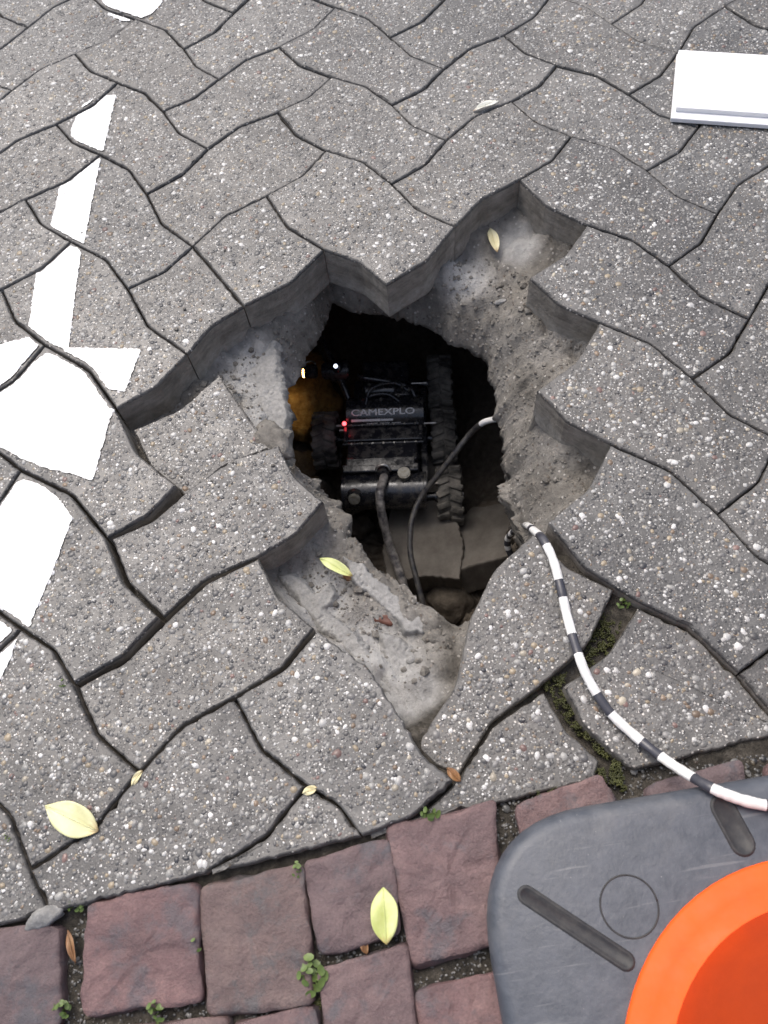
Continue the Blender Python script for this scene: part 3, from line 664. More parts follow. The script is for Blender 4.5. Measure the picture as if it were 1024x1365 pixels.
def box_bm(bm, c, d, bev=.002, rot=None):
    r = bmesh.ops.create_cube(bm, size=1); vs_ = r['verts']
    for v in vs_: v.co = Vector((v.co.x * d[0], v.co.y * d[1], v.co.z * d[2]))
    if bev: 
        es = list({e for v in vs_ for e in v.link_edges}); rb = bmesh.ops.bevel(bm, geom=es, offset=bev, segments=2, affect='EDGES', profile=.5)
        vs_ = list({v for f in rb['faces'] for v in f.verts} | {v for v in vs_ if v.is_valid})
    for v in vs_:
        if rot: v.co = rot @ v.co
        v.co = v.co + Vector(c)
def cyl_bm(bm, c, r, h, axis='Z', seg=28, r2=None, bev=.0012):
    rb = bmesh.ops.create_cone(bm, cap_ends=True, segments=seg, radius1=r, radius2=r if r2 is None else r2, depth=h); vs_ = rb['verts']
    if bev:
        es = [e for e in {e for v in vs_ for e in v.link_edges} if any(len(f.verts) > 4 for f in e.link_faces)]
        r3 = bmesh.ops.bevel(bm, geom=es, offset=bev, segments=2, affect='EDGES'); vs_ = list({v for f in r3['faces'] for v in f.verts} | {v for v in vs_ if v.is_valid})
    R = {'Z': Matrix.Identity(3), 'X': Matrix.Rotation(math.pi / 2, 3, 'Y'), 'Y': Matrix.Rotation(math.pi / 2, 3, 'X')}[axis] if isinstance(axis, str) else axis
    for v in vs_: v.co = R @ v.co + Vector(c)
def part(name, fn, mat, parent, smooth=False, loc=None, rot=None):
    bm = bmesh.new(); fn(bm); me = bm_mesh(name, bm, False)
    if smooth:
        for p in me.polygons: p.use_smooth = True
        if hasattr(me, 'set_sharp_from_angle'): me.set_sharp_from_angle(angle=math.radians(38))
    return link(name, me, parent, [mat], loc, rot)
def lathe(name, prof, seg=72):
    n = len(prof); a = np.arange(seg) * 2 * np.pi / seg
    co = np.concatenate([np.c_[r * np.cos(a), r * np.sin(a), np.full(seg, z)] for r, z in prof]); i = np.arange(seg); j = (i + 1) % seg
    q = np.concatenate([np.stack([i + k * seg, j + k * seg, j + (k + 1) * seg, i + (k + 1) * seg], -1) for k in range(n - 1)])
    return mesh_np(name, co, [q])

# ------------------------------------------------------------------ traffic cone on its rubber foot
CC = np.array([.260, -.171])
cone = empty('traffic_cone', (CC[0], CC[1], 0)); tag(cone, 'orange traffic cone on a wide dark grey rubber foot', 'traffic cone')
sq = np.array([(-.235, -.235), (.235, -.235), (.235, .228), (-.235, .228)]); rp = round_poly(sq, .10, 12)
rows = [(.004, .002), (0, .006), (-.001, .030), (.002, .0375), (.006, .0410), (.012, .0425)]
n = len(rp); co = np.concatenate([np.c_[offset_in(rp, d), np.full(n, z)] for d, z in rows]); i = np.arange(n); j = (i + 1) % n
q = np.concatenate([np.stack([i + k * n, j + k * n, j + (k + 1) * n, i + (k + 1) * n], -1) for k in range(len(rows) - 1)])
rtop = (np.arange(n) + (len(rows) - 1) * n)[None]
me = mesh_np('rubber_foot', co, [q, rtop, np.arange(n)[::-1][None]]); me.set_sharp_from_angle(angle=math.radians(30)); foot = link('rubber_foot', me, cone, [M['rubber']])
def slot(a, b, w, name='moulded_slot'):
    A, B = gp(*a, .043)[:2] - CC, gp(*b, .043)[:2] - CC; d = (B - A) / np.linalg.norm(B - A); m = np.array([-d[1], d[0]]); pts = []
    for k in range(9): t = math.pi / 2 + math.pi * k / 8; pts.append(A + w * (d * math.cos(t) + m * math.sin(t)))
    for k in range(9): t = -math.pi / 2 + math.pi * k / 8; pts.append(B + w * (d * math.cos(t) + m * math.sin(t)))
    P = ccw(np.array(pts)); k = len(P); lv = [(-.0018, .0424), (-.0009, .0436), (.0002, .0440), (.0013, .0434), (.0020, .0428)]
    co = np.concatenate([np.c_[offset_in(P, o), np.full(k, z)] for o, z in lv]); i = np.arange(k); j = (i + 1) % k
    q = np.concatenate([np.stack([i + r * k, j + r * k, j + (r + 1) * k, i + (r + 1) * k], -1) for r in range(len(lv) - 1)])
    link(name, mesh_np(name, co, [q, (np.arange(k) + (len(lv) - 1) * k)[None]]), foot, [M['groove']])
slot((702, 1193), (834, 1281), .0056); slot((964, 1076), (990, 1124), .0085)
ce = gp(839, 1208, .043)[:2] - CC
a = np.arange(49) * 2 * np.pi / 48; link('moulded_ring', tube('moulded_ring', np.c_[ce[0] + .0222 * np.cos(a), ce[1] + .0222 * np.sin(a), np.full(49, .0424)], .0008, 6), foot, [M['groove']])
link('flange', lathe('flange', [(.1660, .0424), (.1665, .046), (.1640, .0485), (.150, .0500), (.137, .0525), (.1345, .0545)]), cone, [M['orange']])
link('cone_body', lathe('cone_body', [(.1350, .0530), (.1325, .062), (.127, .085), (.110, .16), (.085, .28), (.060, .42), (.036, .56), (.028, .60), (.022, .602), (.021, .56)]), cone, [M['cone_shaded']])

# ------------------------------------------------------------------ white panel lying on the paving
wb = [gp(905, 66, .013)[:2], gp(902, 143, .013)[:2]]; dR = np.array([.938, -.345]); dR = (gp(1024, 73, .013)[:2] - wb[0]); dR /= np.linalg.norm(dR)
pan = empty('white_panel', (*(wb[1]), 0)); tag(pan, 'white plastic panel lying flat on the pavers', 'panel')
def prism(name, P, z0_, z1_, bev, mat, parent, org):
    P = ccw(np.array(P)) - org; k = len(P); lv = [(0, z0_), (0, z1_ - bev), (bev * .35, z1_ - bev * .3), (bev, z1_)]
    co = np.concatenate([np.c_[offset_in(P, o), np.full(k, z)] for o, z in lv]); i = np.arange(k); j = (i + 1) % k
    q = np.concatenate([np.stack([i + r * k, j + r * k, j + (r + 1) * k, i + (r + 1) * k], -1) for r in range(3)])
    return link(name, mesh_np(name, co, [q, (np.arange(k) + 3 * k)[None], np.arange(k)[::-1][None]], smooth=False), parent, [mat])
A, B = wb
dA = (A - B) / np.linalg.norm(A - B)
prism('panel_cover', [A, B, B + dR * .30, A + dR * .30], .0070, .0130, .001, M['white'], pan, B)
lo_ = [A - dR * .001 , B - dR * .005 - dA * .013, B + dR * .30 - dA * .013, A + dR * .30]
prism('panel_tray', lo_, .0012, .0068, .0010, M['white'], pan, B)

# ------------------------------------------------------------------ leaves, twigs, weeds, moss
def leaf(a, b, wpx, mat, z, label, grp=None, curl=.004, wide=.5, name='leaf', za=None):
    A, B = gp(*a, z), gp(*b, z); L = np.linalg.norm(B - A); w = wpx * .86 / FPX * .75 * (CAM_H - z) / .75 * 1.06 / 2
    d = (B - A) / L; m = np.array([-d[1], d[0], 0]); co = []; nL, nW = 14, 6
    for k in range(nL + 1):
        t = k / nL; prof = (math.sin(math.pi * t ** (math.log(.5) / math.log(wide)))) ** .8 if 0 < t < 1 else 0.03
        for h in range(-nW, nW + 1):
            s = h / nW; x = d * L * t + m * w * prof * s * (1 + .06 * math.sin(t * 9 + h))
            zz = .0012 + abs(s) * curl * .7 * prof + curl * math.sin(math.pi * t + .6) * .6 - (.0006 if h == 0 else 0) + .0008 * math.sin(7 * t + 3 * s)
            co.append((x[0], x[1], zz))
    k2 = 2 * nW + 1; i = np.array([(r * k2 + c, r * k2 + c + 1, (r + 1) * k2 + c + 1, (r + 1) * k2 + c) for r in range(nL) for c in range(k2 - 1)])
    me = mesh_np(name, co, [i]); ta = me.attributes.new('tip', 'FLOAT', 'POINT')
    ta.data.foreach_set('value', np.array([max(0, min(1, (r / nL - .84) * 6 + .25 * math.sin(h * 2.1 + r))) * (.75 if r / nL > .8 else 0) for r in range(nL + 1) for h in range(k2)], np.float32))
    o = link(name, me, None, [mat], A)
    so = o.modifiers.new('thick', 'SOLIDIFY'); so.thickness = .0004
    stem = tube('stem', catmull([A * 0 + d * L * .02 + [0, 0, .0035], d * L * .5 + [0, 0, .0032 + curl * .4], d * L * .96 + [0, 0, .002]], 6), .00035, 6)
    link('midrib', stem, o, [mat])
    return tag(o, label, 'leaf', grp)
leaf((665, 137), (631, 148), 17, M['leaf_pale'], .0015, 'pale whitish leaf lying across a joint between upper pavers', curl=.003)
leaf((653, 306), (663, 336), 21, M['leaf_cream'], -.052, 'small cream leaf on the sandy ledge inside the hole', curl=.003)
leaf((427, 746), (470, 768), 20, M['leaf_green'], -.045, 'yellow green leaf on the mortar ledge by the hole', curl=.004)
leaf((62, 1075), (131, 1108), 46, M['leaf_yellow'], .003, 'large pale yellow leaf with a brown tip on a paver', curl=.004, wide=.55)
leaf((511, 1183), (515, 1259), 38, M['leaf_green'], .003, 'bright yellow green pointed leaf lying on the red setts', curl=.003)
leaf((404, 1058), (423, 1050), 13, M['leaf_cream'], -.001, 'tiny tan leaf scrap stuck in a joint above the small cut paver', curl=.001)
leaf((177, 1048), (190, 1027), 11, M['leaf_cream'], -.002, 'curled tan leaf scrap wedged in a joint beside the yellow leaf', curl=.002)
leaf((596, 1024), (614, 1042), 14, M['leaf_brown'], -.006, 'brown leaf scrap under the corner of the tilted paver', curl=.001)
leaf((92, 1240), (101, 1284), 11, M['root'], -.010, 'narrow reddish brown leaf in the joint between two setts', curl=.002)
leaf((484, 1252), (489, 1272), 11, M['root'], -.008, 'short brown leaf scrap between setts beside the green leaf', curl=.002)
def weed(px, py, n, r, label, z=-.012, up=.012):
    c = gp(px, py, z); root = empty('weed', c); tag(root, label, 'weed', None)
    for k in range(int(n * 1.5)):
        a = random.uniform(0, 6.28); h = up * random.uniform(.4, 1.1); d = r * random.uniform(.25, 1); tip = np.array([math.cos(a) * d, math.sin(a) * d, h])
        R = r * random.uniform(.18, .32); nn = Vector((math.cos(a) * .5, math.sin(a) * .5, 1)).normalized(); q = nn.to_track_quat('Z', 'Y').to_matrix(); co = [tuple(tip)]
        for s in range(9):
            t = 2 * math.pi * s / 9; v = q @ Vector((R * math.cos(t) * 1.15, R * math.sin(t) * .85, R * .22)); co.append((tip[0] + v.x, tip[1] + v.y, tip[2] + v.z))
        f = np.array([(0, s + 1, (s + 1) % 9 + 1) for s in range(9)])
        link('leaf_blade', mesh_np('leaf_blade', co, [f]), root, [M['weed']])
        if k % 2 == 0: link('stem', tube('stem', catmull([(0, 0, -.002), tip * [.4, .4, .6], tip], 4), .00045, 5), root, [M['weed']])
    return root
weed(105, 1206, 9, .007, 'small green weed beside the grey stone chip'); weed(400, 1160, 9, .006, 'bright little weed at the gap between two setts and the cut paver', up=.016)
weed(415, 1300, 15, .014, 'leafy green weed clump in the crossing joint of the setts'); weed(266, 1258, 6, .006, 'two-leaved weed in the narrow joint between two large setts')
weed(88, 1342, 9, .008, 'low sprig of weed at the foot of a sett joint'); weed(215, 1347, 9, .009, 'thin weed in the lower joint under a large sett'); weed(575, 1082, 10, .009, 'low weed patch at the paver edge above a large sett')
weed(92, 913, 7, .006, 'weed sprig in the wide joint left of the hole'); weed(18, 1118, 5, .004, 'tiny weed in the joint next to the yellow leaf', z=-.008)
weed(828, 806, 8, .007, 'pale grassy weed in the wide joint by the striped rope', z=-.022)
def moss(pts, label, z, n=420, h=.004, grp=None):
    P = ccw(np.array([gp(*p, z)[:2] for p in pts])); lo, hi = P.min(0), P.max(0); X = RNG.uniform(lo - .006, hi + .006, (n * 5, 2)); c = P.mean(0); P = c + (P - c) * 1.25; X = X[inside(P, X)]; X = np.array([x for x in X if noise.noise(Vector((x[0] * 170, x[1] * 170, z * 50))) + .35 * noise.noise(Vector((x[0] * 500, x[1] * 500, 1))) > -.10])[:n]; co, fa = [], []
    e = dist_poly(P, X); lump = np.array([.6 + .9 * noise.noise(Vector((x * 120, y * 120, 3))) for x, y in X])
    for (x, y), dd, lm in zip(X, e, lump):
        hh = h * max(.15, lm) * min(1, dd / .003 + .25); b = len(co); r = random.uniform(.0004, .0010)
        for s in range(5): a = 2 * math.pi * s / 5 + x * 900; co.append((x - c[0] + r * math.cos(a), y - c[1] + r * math.sin(a), hh * .45))
        co.append((x - c[0] + random.uniform(-.0008, .0008), y - c[1] + random.uniform(-.0008, .0008), hh + .0006)); fa += [(b + s, b + (s + 1) % 5, b + 5) for s in range(5)]
        co.append((x - c[0], y - c[1], -.006)); fa += [(b + (s + 1) % 5, b + s, b + 6) for s in range(5)]
    o = link('moss', mesh_np('moss', co, [np.array(fa)]), None, [M['moss']], (c[0], c[1], z)); return tag(o, label, 'moss', grp, 'stuff')
moss([(805, 815), (830, 818), (815, 860), (795, 885), (778, 880), (790, 850)], 'green moss in the wide joint right of the tilted paver', -.024, 700)
moss([(700, 918), (750, 900), (748, 916), (715, 928)], 'moss below the striped rope at the paver corner', -.024, 350)
moss([(730, 912), (746, 918), (762, 945), (780, 968), (770, 976), (745, 945)], 'moss strip running down the joint above the cut paver', -.022, 450)
moss([(775, 975), (790, 970), (825, 1005), (815, 1015), (795, 1000)], 'moss strip at the lower end of the joint near the setts', -.016, 350)
moss([(715, 1050), (760, 1030), (765, 1042), (722, 1060)], 'moss along the cut paver edge above a sett', -.012, 350)
moss([(795, 1030), (825, 1018), (832, 1050), (815, 1056)], 'moss tuft between cut paver and rubber foot', -.012, 400)
moss([(405, 1310), (428, 1300), (425, 1345), (410, 1350)], 'moss under the leafy weed between the setts', -.014, 350)

# ------------------------------------------------------------------ stones, clods and mortar on the ledge
def stone(name, px, py, z, r, sq, rz, mat, label, cat, grp=None, seed=1, amp=.3, tilt=0):
    o = link(name, icos(name, r, sq, seed, amp), None, [mat], gp(px, py, z), (tilt, 0, rz)); return tag(o, label, cat, grp)
stone('stone_chip', 60, 1222, -.003, .0165, (1, .52, .5), .25, M['mortar'], 'flat grey stone chip at the edge of the setts', 'stone', seed=3)
stone('soil_clod', 442, 706, -.085, .024, (1, 1.1, .8), .3, M['soil'], 'large crumbling soil clod below the raised paver corner', 'clod', seed=8)
stone('soil_clod', 578, 850, -.062, .011, (1, .9, .8), .3, M['soil'], 'dark soil clod at the lower tip of the ledge', 'clod', seed=11)
stone('pebble', 548, 880, -.058, .0045, (1.2, .9, .8), .3, M['mortar'], 'single pale pebble at the lower tip of the ledge', 'pebble', seed=12, amp=.1)
stone('brick_fragment', 512, 825, -.070, .012, (1.6, .7, .6), -.35, M['brick_red'], 'red brick fragment stuck in the groove of the ledge', 'brick fragment', seed=14, amp=.35)
stone('mortar_lump', 470, 766, -.066, .009, (1.2, .8, .7), .3, M['root'], 'brown lump of earth under the yellow green leaf', 'clod', seed=16)
stone('sand_heap', 366, 588, -.038, .022, (1, 1.15, .75), .4, M['soil'], 'sandy clump spilled over the broken paver end', 'clod', seed=21, amp=.5)
stone('concrete_chip', 316, 802, -.080, .004, (2, .8, .6), .1, M['mortar'], 'thin pale chip lying in the sand under the upper notch', 'stone', seed=18)
bpy.data.objects['concrete_chip'].location = gp(667, 402, -.066)
def slab(pts, z1_, th, label, mat=M['mortar'], name='mortar_slab', seed=0, bow=.0022):
    P = ccw(np.array([gp(*p, z1_)[:2] for p in pts])); c = P.mean(0); st = .0014; lo, hi = P.min(0) - .006, P.max(0) + .006
    nx, ny = ((hi - lo) / st).astype(int) + 1; X = np.stack(np.meshgrid(lo[0] + np.arange(nx) * st, lo[1] + np.arange(ny) * st, indexing='ij'), -1).reshape(-1, 2)
    d = dist_poly(P, X); d = np.where(inside(P, X), d, -d)
    d = d + np.array([fbm((x, y, seed), 60, 5) * .0036 + fbm((x, y, seed + 4), 260, 3) * .0012 for x, y in X])
    crack = np.array([abs(fbm((x + seed, y, 6), 24, 4)) for x, y in X])
    e = np.clip((d + .004) / .006, 0, 1) ** .7
    z = -th * (1 - e) + np.array([fbm((x + seed, y, 2), 26, 5) * bow + fbm((x, y + seed, 2), 110, 4) * .0011 + fbm((x, y, 3), 420, 2) * .0004 for x, y in X]) - .0025 * np.clip(1 - crack / .014, 0, 1)
    keep = (d > -.0045).reshape(nx, ny); cell = keep[:-1, :-1] & keep[1:, :-1] & keep[1:, 1:] & keep[:-1, 1:]
    ids = np.arange(nx * ny).reshape(nx, ny); f = np.stack([ids[:-1, :-1], ids[1:, :-1], ids[1:, 1:], ids[:-1, 1:]], -1)[cell]
    us, inv = np.unique(f.ravel(), return_inverse=True)
    o = link(name, mesh_np(name, np.c_[X[us] - c, z[us]], [inv.reshape(-1, 4)]), None, [mat], (c[0], c[1], z1_)); return tag(o, label, 'mortar')
slab([(372, 768), (392, 762), (420, 790), (437, 778), (448, 790), (432, 812), (470, 838), (495, 872), (508, 905), (545, 930), (566, 952), (556, 985), (520, 930), (470, 875), (420, 830)], -.054, .012, 'long pale mortar strip along the pavers below the hole', seed=1)
slab([(458, 742), (482, 748), (530, 790), (566, 815), (568, 848), (540, 842), (505, 805), (470, 775)], -.058, .026, 'broken grey mortar ridge at the lower rim of the hole', seed=4)
slab([(505, 842), (530, 850), (556, 868), (560, 915), (535, 915), (512, 880)], -.059, .012, 'cracked mortar flake between strip and dark clod', seed=6)
slab([(302, 480), (345, 452), (368, 452), (372, 500), (385, 552), (368, 600), (345, 560), (318, 525)], -.062, .012, 'pale flat mortar smear beside the broken paver', seed=9, bow=.003)
# crumbs that fell from the rim
def crumbs(n, label):
    co, fa = [], []; k = 0
    base = bmesh.new(); bmesh.ops.create_icosphere(base, subdivisions=1, radius=1); bv = np.array([v.co[:] for v in base.verts]); bf = np.array([[v.index for v in f.verts] for f in base.faces]); base.free()
    dg = bpy.context.evaluated_depsgraph_get()
    th = RNG.uniform(-np.pi, np.pi, n); t = RNG.uniform(.0, .11, n); rr = np.interp(th, TH_, r0) + t; X = np.c_[HC[0] + rr * np.cos(th), HC[1] + rr * np.sin(th)]
    ok = miss_dist(X) < -.002; X = X[ok]; gme = ground.data
    for x, y in X:
        hit, loc, nn, ix = ground.ray_cast(Vector((x, y, -.03)), Vector((0, 0, -1)))
        if not hit or loc.z < -.2: continue
        r = .0009 * math.exp(random.gauss(.25, .62)); r = min(r, .0075); R = np.array(Matrix.Rotation(random.uniform(0, 6), 3, 'Z')); 
        v = bv * RNG.uniform(.65, 1.2, bv.shape) * [r, r * .85, r * .7]; co.append(v @ R.T + np.array([x, y, loc.z + r * .25])); fa.append(bf + k); k += len(bv)
    for _ in range(420):
        th_ = random.uniform(-np.pi, np.pi); q = HC + (np.interp(th_, TH_, r0) + random.uniform(.03, .16)) * np.array([math.cos(th_), math.sin(th_)])
        if not any(inside(P, q[None])[0] for (P, *_r) in tops.values()): continue
        r = min(.0008 * math.exp(random.gauss(.1, .5)), .003); co.append(bv * RNG.uniform(.65, 1.2, bv.shape) * [r, r * .85, r * .7] + np.array([q[0], q[1], top_z(*q) + r * .5])); fa.append(bf + k); k += len(bv)
    o = link('sand_crumbs', mesh_np('sand_crumbs', np.concatenate(co), [np.concatenate(fa)], smooth=False), None, [M['soil']]); return tag(o, label, 'crumbs', None, 'stuff')
bpy.context.view_layer.update()
crumbs(4600, 'loose sand crumbs scattered over the ledges round the hole')

# ------------------------------------------------------------------ down in the cavity: fallen pavers
def canon():
    r = [(0, 0), (1, 0), (2, 0), (2, 1), (1, 1), (0, 1)]; sg = [-1, 1, -1, 1, -1, 1]; pts = []
    W = lambda p: np.array([(p[0] - 1) * U, (.5 - p[1]) * U])
    for k in range(6): pts += edge(W(r[k]), W(r[(k + 1) % 6]), sg[k])
    return offset_in(ccw(np.array(pts)), .0025)
def fallen(px, py, z, rot, label, seed, keep=None):
    P = canon()
    if keep is not None: P = clip_half(clip_half(P, np.array([keep, 0.0]), np.array([1.0, .25])), np.array([.09, .03]), np.array([-.7, -.7]))
    me = block_mesh(P, 'fallen_paver', seed=seed, rough=.0025); o = link('fallen_paver', me, None, [M['muddy'], M['muddy']], gp(px, py, z), rot)
    return tag(o, label, 'paver', 'pavers fallen into the hole')
fallen(562, 690, -.405, (.10, -.04, math.radians(-98)), 'fallen paver lying behind the robot under its cables', 90)
fallen(640, 738, -.40, (-.25, .3, math.radians(75)), 'fallen paver leaning beside the right wheels under the striped loop', 93, -.02)
for k, (px, py, r) in enumerate(((420, 660, .035), (445, 690, .03), (520, 800, .03), (600, 800, .035), (480, 700, .022), (660, 690, .03), (400, 620, .04))):
    stone('earth_lump', px, py, -.460, r, (1, 1, .8), k, M['soil'], 'lump of earth ' + ('left of the robot below the broken pavers', 'under the large clod beside the left ledge', 'where the two cables vanish under the rim', 'below the leaning fallen paver', 'just behind the robot rear housing', 'beside the striped loop at the right rim', 'against the left wheel of the robot')[k], 'clod', 'earth lumps on the cavity floor', seed=30 + k)

# ------------------------------------------------------------------ inspection robot
ZR = -.355; rb = gp(515, 600, ZR)
robot = empty('inspection_robot', rb, (math.radians(4), 0, math.radians(-8.6))); tag(robot, 'black wheeled pipe inspection robot with white lettering down in the hole', 'robot'); robot.scale = (.917, .917, .917)
S = .00130
def L(px, py, h=0.0): return Vector(((px - 515) * S - h * .04, -(py - 600) * S * 1.09 - h * .42, h))
def chassis(bm):
    box_bm(bm, (0, .03, -.030), (.118, .235, .045), .004); box_bm(bm, (0, .145, -.012), (.085, .06, .05), .006)
    box_bm(bm, (-.062, .045, -.02), (.012, .13, .035), .002); box_bm(bm, (.066, .03, -.02), (.012, .19, .035), .002)
part('chassis', chassis, M['black'], robot)
rear = part('rear_housing', lambda bm: cyl_bm(bm, L(513, 655, .004), .031, .139, 'X', 40, bev=.003), M['black'], robot, True)
for x in (-.0715, .0665): part('end_cap', lambda bm: cyl_bm(bm, (x, L(513, 655).y - .002, .004), .0325, .004, 'X', 40, bev=.001), M['black'], rear, True)
part('front_plate', lambda bm: (box_bm(bm, L(510, 626, .030), (.128, .014, .012), .002), box_bm(bm, L(510, 620, .026), (.118, .02, .02), .003)), M['black'], robot)
part('cover_plate', lambda bm: box_bm(bm, L(512, 607, .024), (.118, .034, .018), .0025, Matrix.Rotation(-.15, 3, 'X')), M['black'], robot)
part('recess_tray', lambda bm: (box_bm(bm, L(513, 579, .018), (.128, .030, .014), .002), box_bm(bm, L(464, 579, .026), (.006, .036, .022), .001), box_bm(bm, L(563, 579, .026), (.006, .036, .022), .001)), M['black'], robot)
for y, h in ((567, .031), (592, .030)):
    part('rail', lambda bm: cyl_bm(bm, L(513, y, h), .0024, .138, 'X', 12, bev=0), M['black'], robot, True)
    for k in range(7): part('screw', lambda bm: cyl_bm(bm, L(472 + k * 14, y, h + .002), .0017, .003, 'Z', 10, bev=0), M['steel'], robot, True)
# barrel carrying the lettering
cb = L(516, 552, .016); BR = .030
barrel = part('barrel', lambda bm: cyl_bm(bm, cb, BR, .130, 'X', 48, bev=.004), M['black'], robot, True)
for bx_ in (-.0635, .0635): part('barrel_band', lambda bm: cyl_bm(bm, (cb.x + bx_, cb.y, cb.z), BR + .0012, .006, 'X', 40, bev=.0006), M['black'], barrel, True)
def text(s, size, cx_, ang, parent, sx=1.0, name='lettering'):
    cu = bpy.data.curves.new('t', 'FONT'); cu.body = s; cu.size = size; cu.align_x = 'CENTER'; cu.align_y = 'CENTER'; cu.extrude = 0; cu.resolution_u = 3; cu.offset = 0; cu.bevel_depth = size * .022; cu.bevel_resolution = 0
    t = bpy.data.objects.new('t', cu); COL.objects.link(t); dg = bpy.context.evaluated_depsgraph_get(); m = bpy.data.meshes.new_from_object(t.evaluated_get(dg)); bpy.data.objects.remove(t); bpy.data.curves.remove(cu)
    bm = bmesh.new(); bm.from_mesh(m); bmesh.ops.triangulate(bm, faces=bm.faces); bmesh.ops.subdivide_edges(bm, edges=[e for e in bm.edges if abs(e.verts[0].co.y - e.verts[1].co.y) > size * .12], cuts=2)
    for v in bm.verts:
        a = ang - v.co.y / BR; rr = BR + .0007 + v.co.z * .5; v.co = Vector((cb.x + cx_ + v.co.x * sx, cb.y - math.sin(a) * rr, cb.z + math.cos(a) * rr))
    bm.to_mesh(m); bm.free(); return link(name, m, parent, [M['decal']])
text('CAMEXPLO', .0150, -.003, .36, barrel, 1.42)
def bar(bm):
    for (x0, x1, a0, a1) in ((-.058, -.008, .72, .86), (-.0075, .014, .74, .86), (-.032, -.012, .97, 1.01), (-.009, .008, .97, 1.01), (.011, .027, .97, 1.01)):
        V = []
        for k in range(5):
            a = a0 + (a1 - a0) * k / 4
            V.append([bm.verts.new((cb.x + x, cb.y - math.sin(a) * (BR + .0006), cb.z + math.cos(a) * (BR + .0006))) for x in (x0, x1)])
        for k in range(4): bm.faces.new((V[k][0], V[k][1], V[k + 1][1], V[k + 1][0]))
part('printed_bar', bar, M['decal'], barrel)
# fittings on the rear housing
part('connector_cap', lambda bm: (cyl_bm(bm, L(541, 634, .040), .0105, .014, 'Z', 24, bev=.002)), M['bolt'], robot, True)
cr = Matrix.Rotation(math.radians(58), 3, 'X')
part('connector_ring', lambda bm: cyl_bm(bm, L(476, 656, .020) + Vector((0, -.010, .008)), .0135, .012, cr, 28, bev=.002), M['black'], robot, True)
part('connector_cap', lambda bm: cyl_bm(bm, L(476, 656, .020) + Vector((0, -.015, .011)), .0100, .010, cr, 24, bev=.0015), M['bolt'], robot, True)
gl = L(514, 633, .036)
part('cable_gland', lambda bm: cyl_bm(bm, gl, .0115, .020, cr, 24, bev=.002), M['black'], robot, True)
a = np.linspace(-.2, math.pi + .2, 15); link('gland_ring', tube('gland_ring', np.c_[gl.x + .0118 * np.cos(a), gl.y + .008 * np.sin(a) + .002, gl.z + .008 + .006 * np.sin(a)], .0022, 8), robot, [M['steel']])
part('side_bolt', lambda bm: (cyl_bm(bm, L(458, 566, .024), .003, .020, 'X', 12, bev=.0005), cyl_bm(bm, L(459, 572, .020), .0035, .012, 'X', 12, bev=.0005)), M['steel'], robot, True)
part('side_bolt', lambda bm: (cyl_bm(bm, L(574, 567, .024), .0022, .024, 'X', 12, bev=.0005), cyl_bm(bm, L(566, 568, .020), .004, .008, 'X', 12, bev=.0005)), M['steel'], robot, True)
part('side_bolt', lambda bm: cyl_bm(bm, L(576, 647, .01), .002, .018, 'X', 12, bev=.0005), M['steel'], robot, True)
led = part('status_light', lambda bm: bmesh.ops.create_uvsphere(bm, u_segments=12, v_segments=8, radius=.0036, matrix=Matrix.Translation(L(464, 565, .047))), M['glowR'], robot, True)
# wheels with knobbly tyres
def tyre_bm(bm, R=.0500, W=.046):
    prof = [(R * .62, -W * .36), (R * .84, -W * .46), (R * .94, -W * .42), (R * .97, -W * .2), (R * .975, 0), (R * .97, W * .2), (R * .94, W * .42), (R * .84, W * .46), (R * .62, W * .36)]; seg = 44; V = []
    for k in range(seg):
        a = 2 * math.pi * k / seg; V.append([bm.verts.new((x, r * math.cos(a), r * math.sin(a))) for r, x in prof])
    for k in range(seg):
        A_, B_ = V[k], V[(k + 1) % seg]
        for m in range(len(prof) - 1): bm.faces.new((A_[m], A_[m + 1], B_[m + 1], B_[m]))
        bm.faces.new((A_[-1], A_[0], B_[0], B_[-1]))
    nl = 15
    for k in range(nl):
        a = 2 * math.pi * k / nl
        for sx, off, yw in ((-1, 0, .35), (1, .5, -.35)):
            aa = a + off * 2 * math.pi / nl; Rm = Matrix.Rotation(aa, 3, 'X') @ Matrix.Translation((sx * W * .25, 0, R * .985)).to_3x3()
            rot = Matrix.Rotation(aa, 3, 'X') @ Matrix.Rotation(yw, 3, 'Z'); c = Matrix.Rotation(aa, 3, 'X') @ Vector((sx * W * .24, 0, R * .985))
            box_bm(bm, c, (W * .47, R * .20, R * .15), .0014, rot)
            box_bm(bm, Matrix.Rotation(aa, 3, 'X') @ Vector((sx * W * .455, 0, R * .90)), (W * .10, R * .13, R * .16), .0008, Matrix.Rotation(aa, 3, 'X'))
def rim_bm(bm):
    cyl_bm(bm, (0, 0, 0), .034, .036, 'X', 28, bev=.002); cyl_bm(bm, (0, 0, 0), .012, .050, 'X', 16, bev=.002)
tb = bmesh.new(); tyre_bm(tb); tyre_me = bm_mesh('tyre', tb); tyre_me.materials.append(M['tyre'])
for p in tyre_me.polygons: p.use_smooth = True
tyre_me.set_sharp_from_angle(angle=math.radians(35))
rbm = bmesh.new(); rim_bm(rbm); rim_me = bm_mesh('wheel', rbm); rim_me.materials.append(M['black'])
WH = [(.107, -.070, -.048), (.101, .045, -.048), (.097, .158, -.048), (-.112, .048, -.048)]
for k, (x, y, z) in enumerate(WH):
    w = link('wheel', rim_me, robot, (), (x, y, z), (random.uniform(0, 1), 0, 0)); t = link('tyre', tyre_me, w)
    if k == 0: w.rotation_euler = (.3, 0, .02)
    part('axle', lambda bm: cyl_bm(bm, (x * .78, y, z), .008, .035, 'X', 14, bev=.001), M['black'], robot, True)
part('tow_block', lambda bm: box_bm(bm, (.110, -.122, -.052), (.012, .014, .012), .001), M['bolt'], robot)
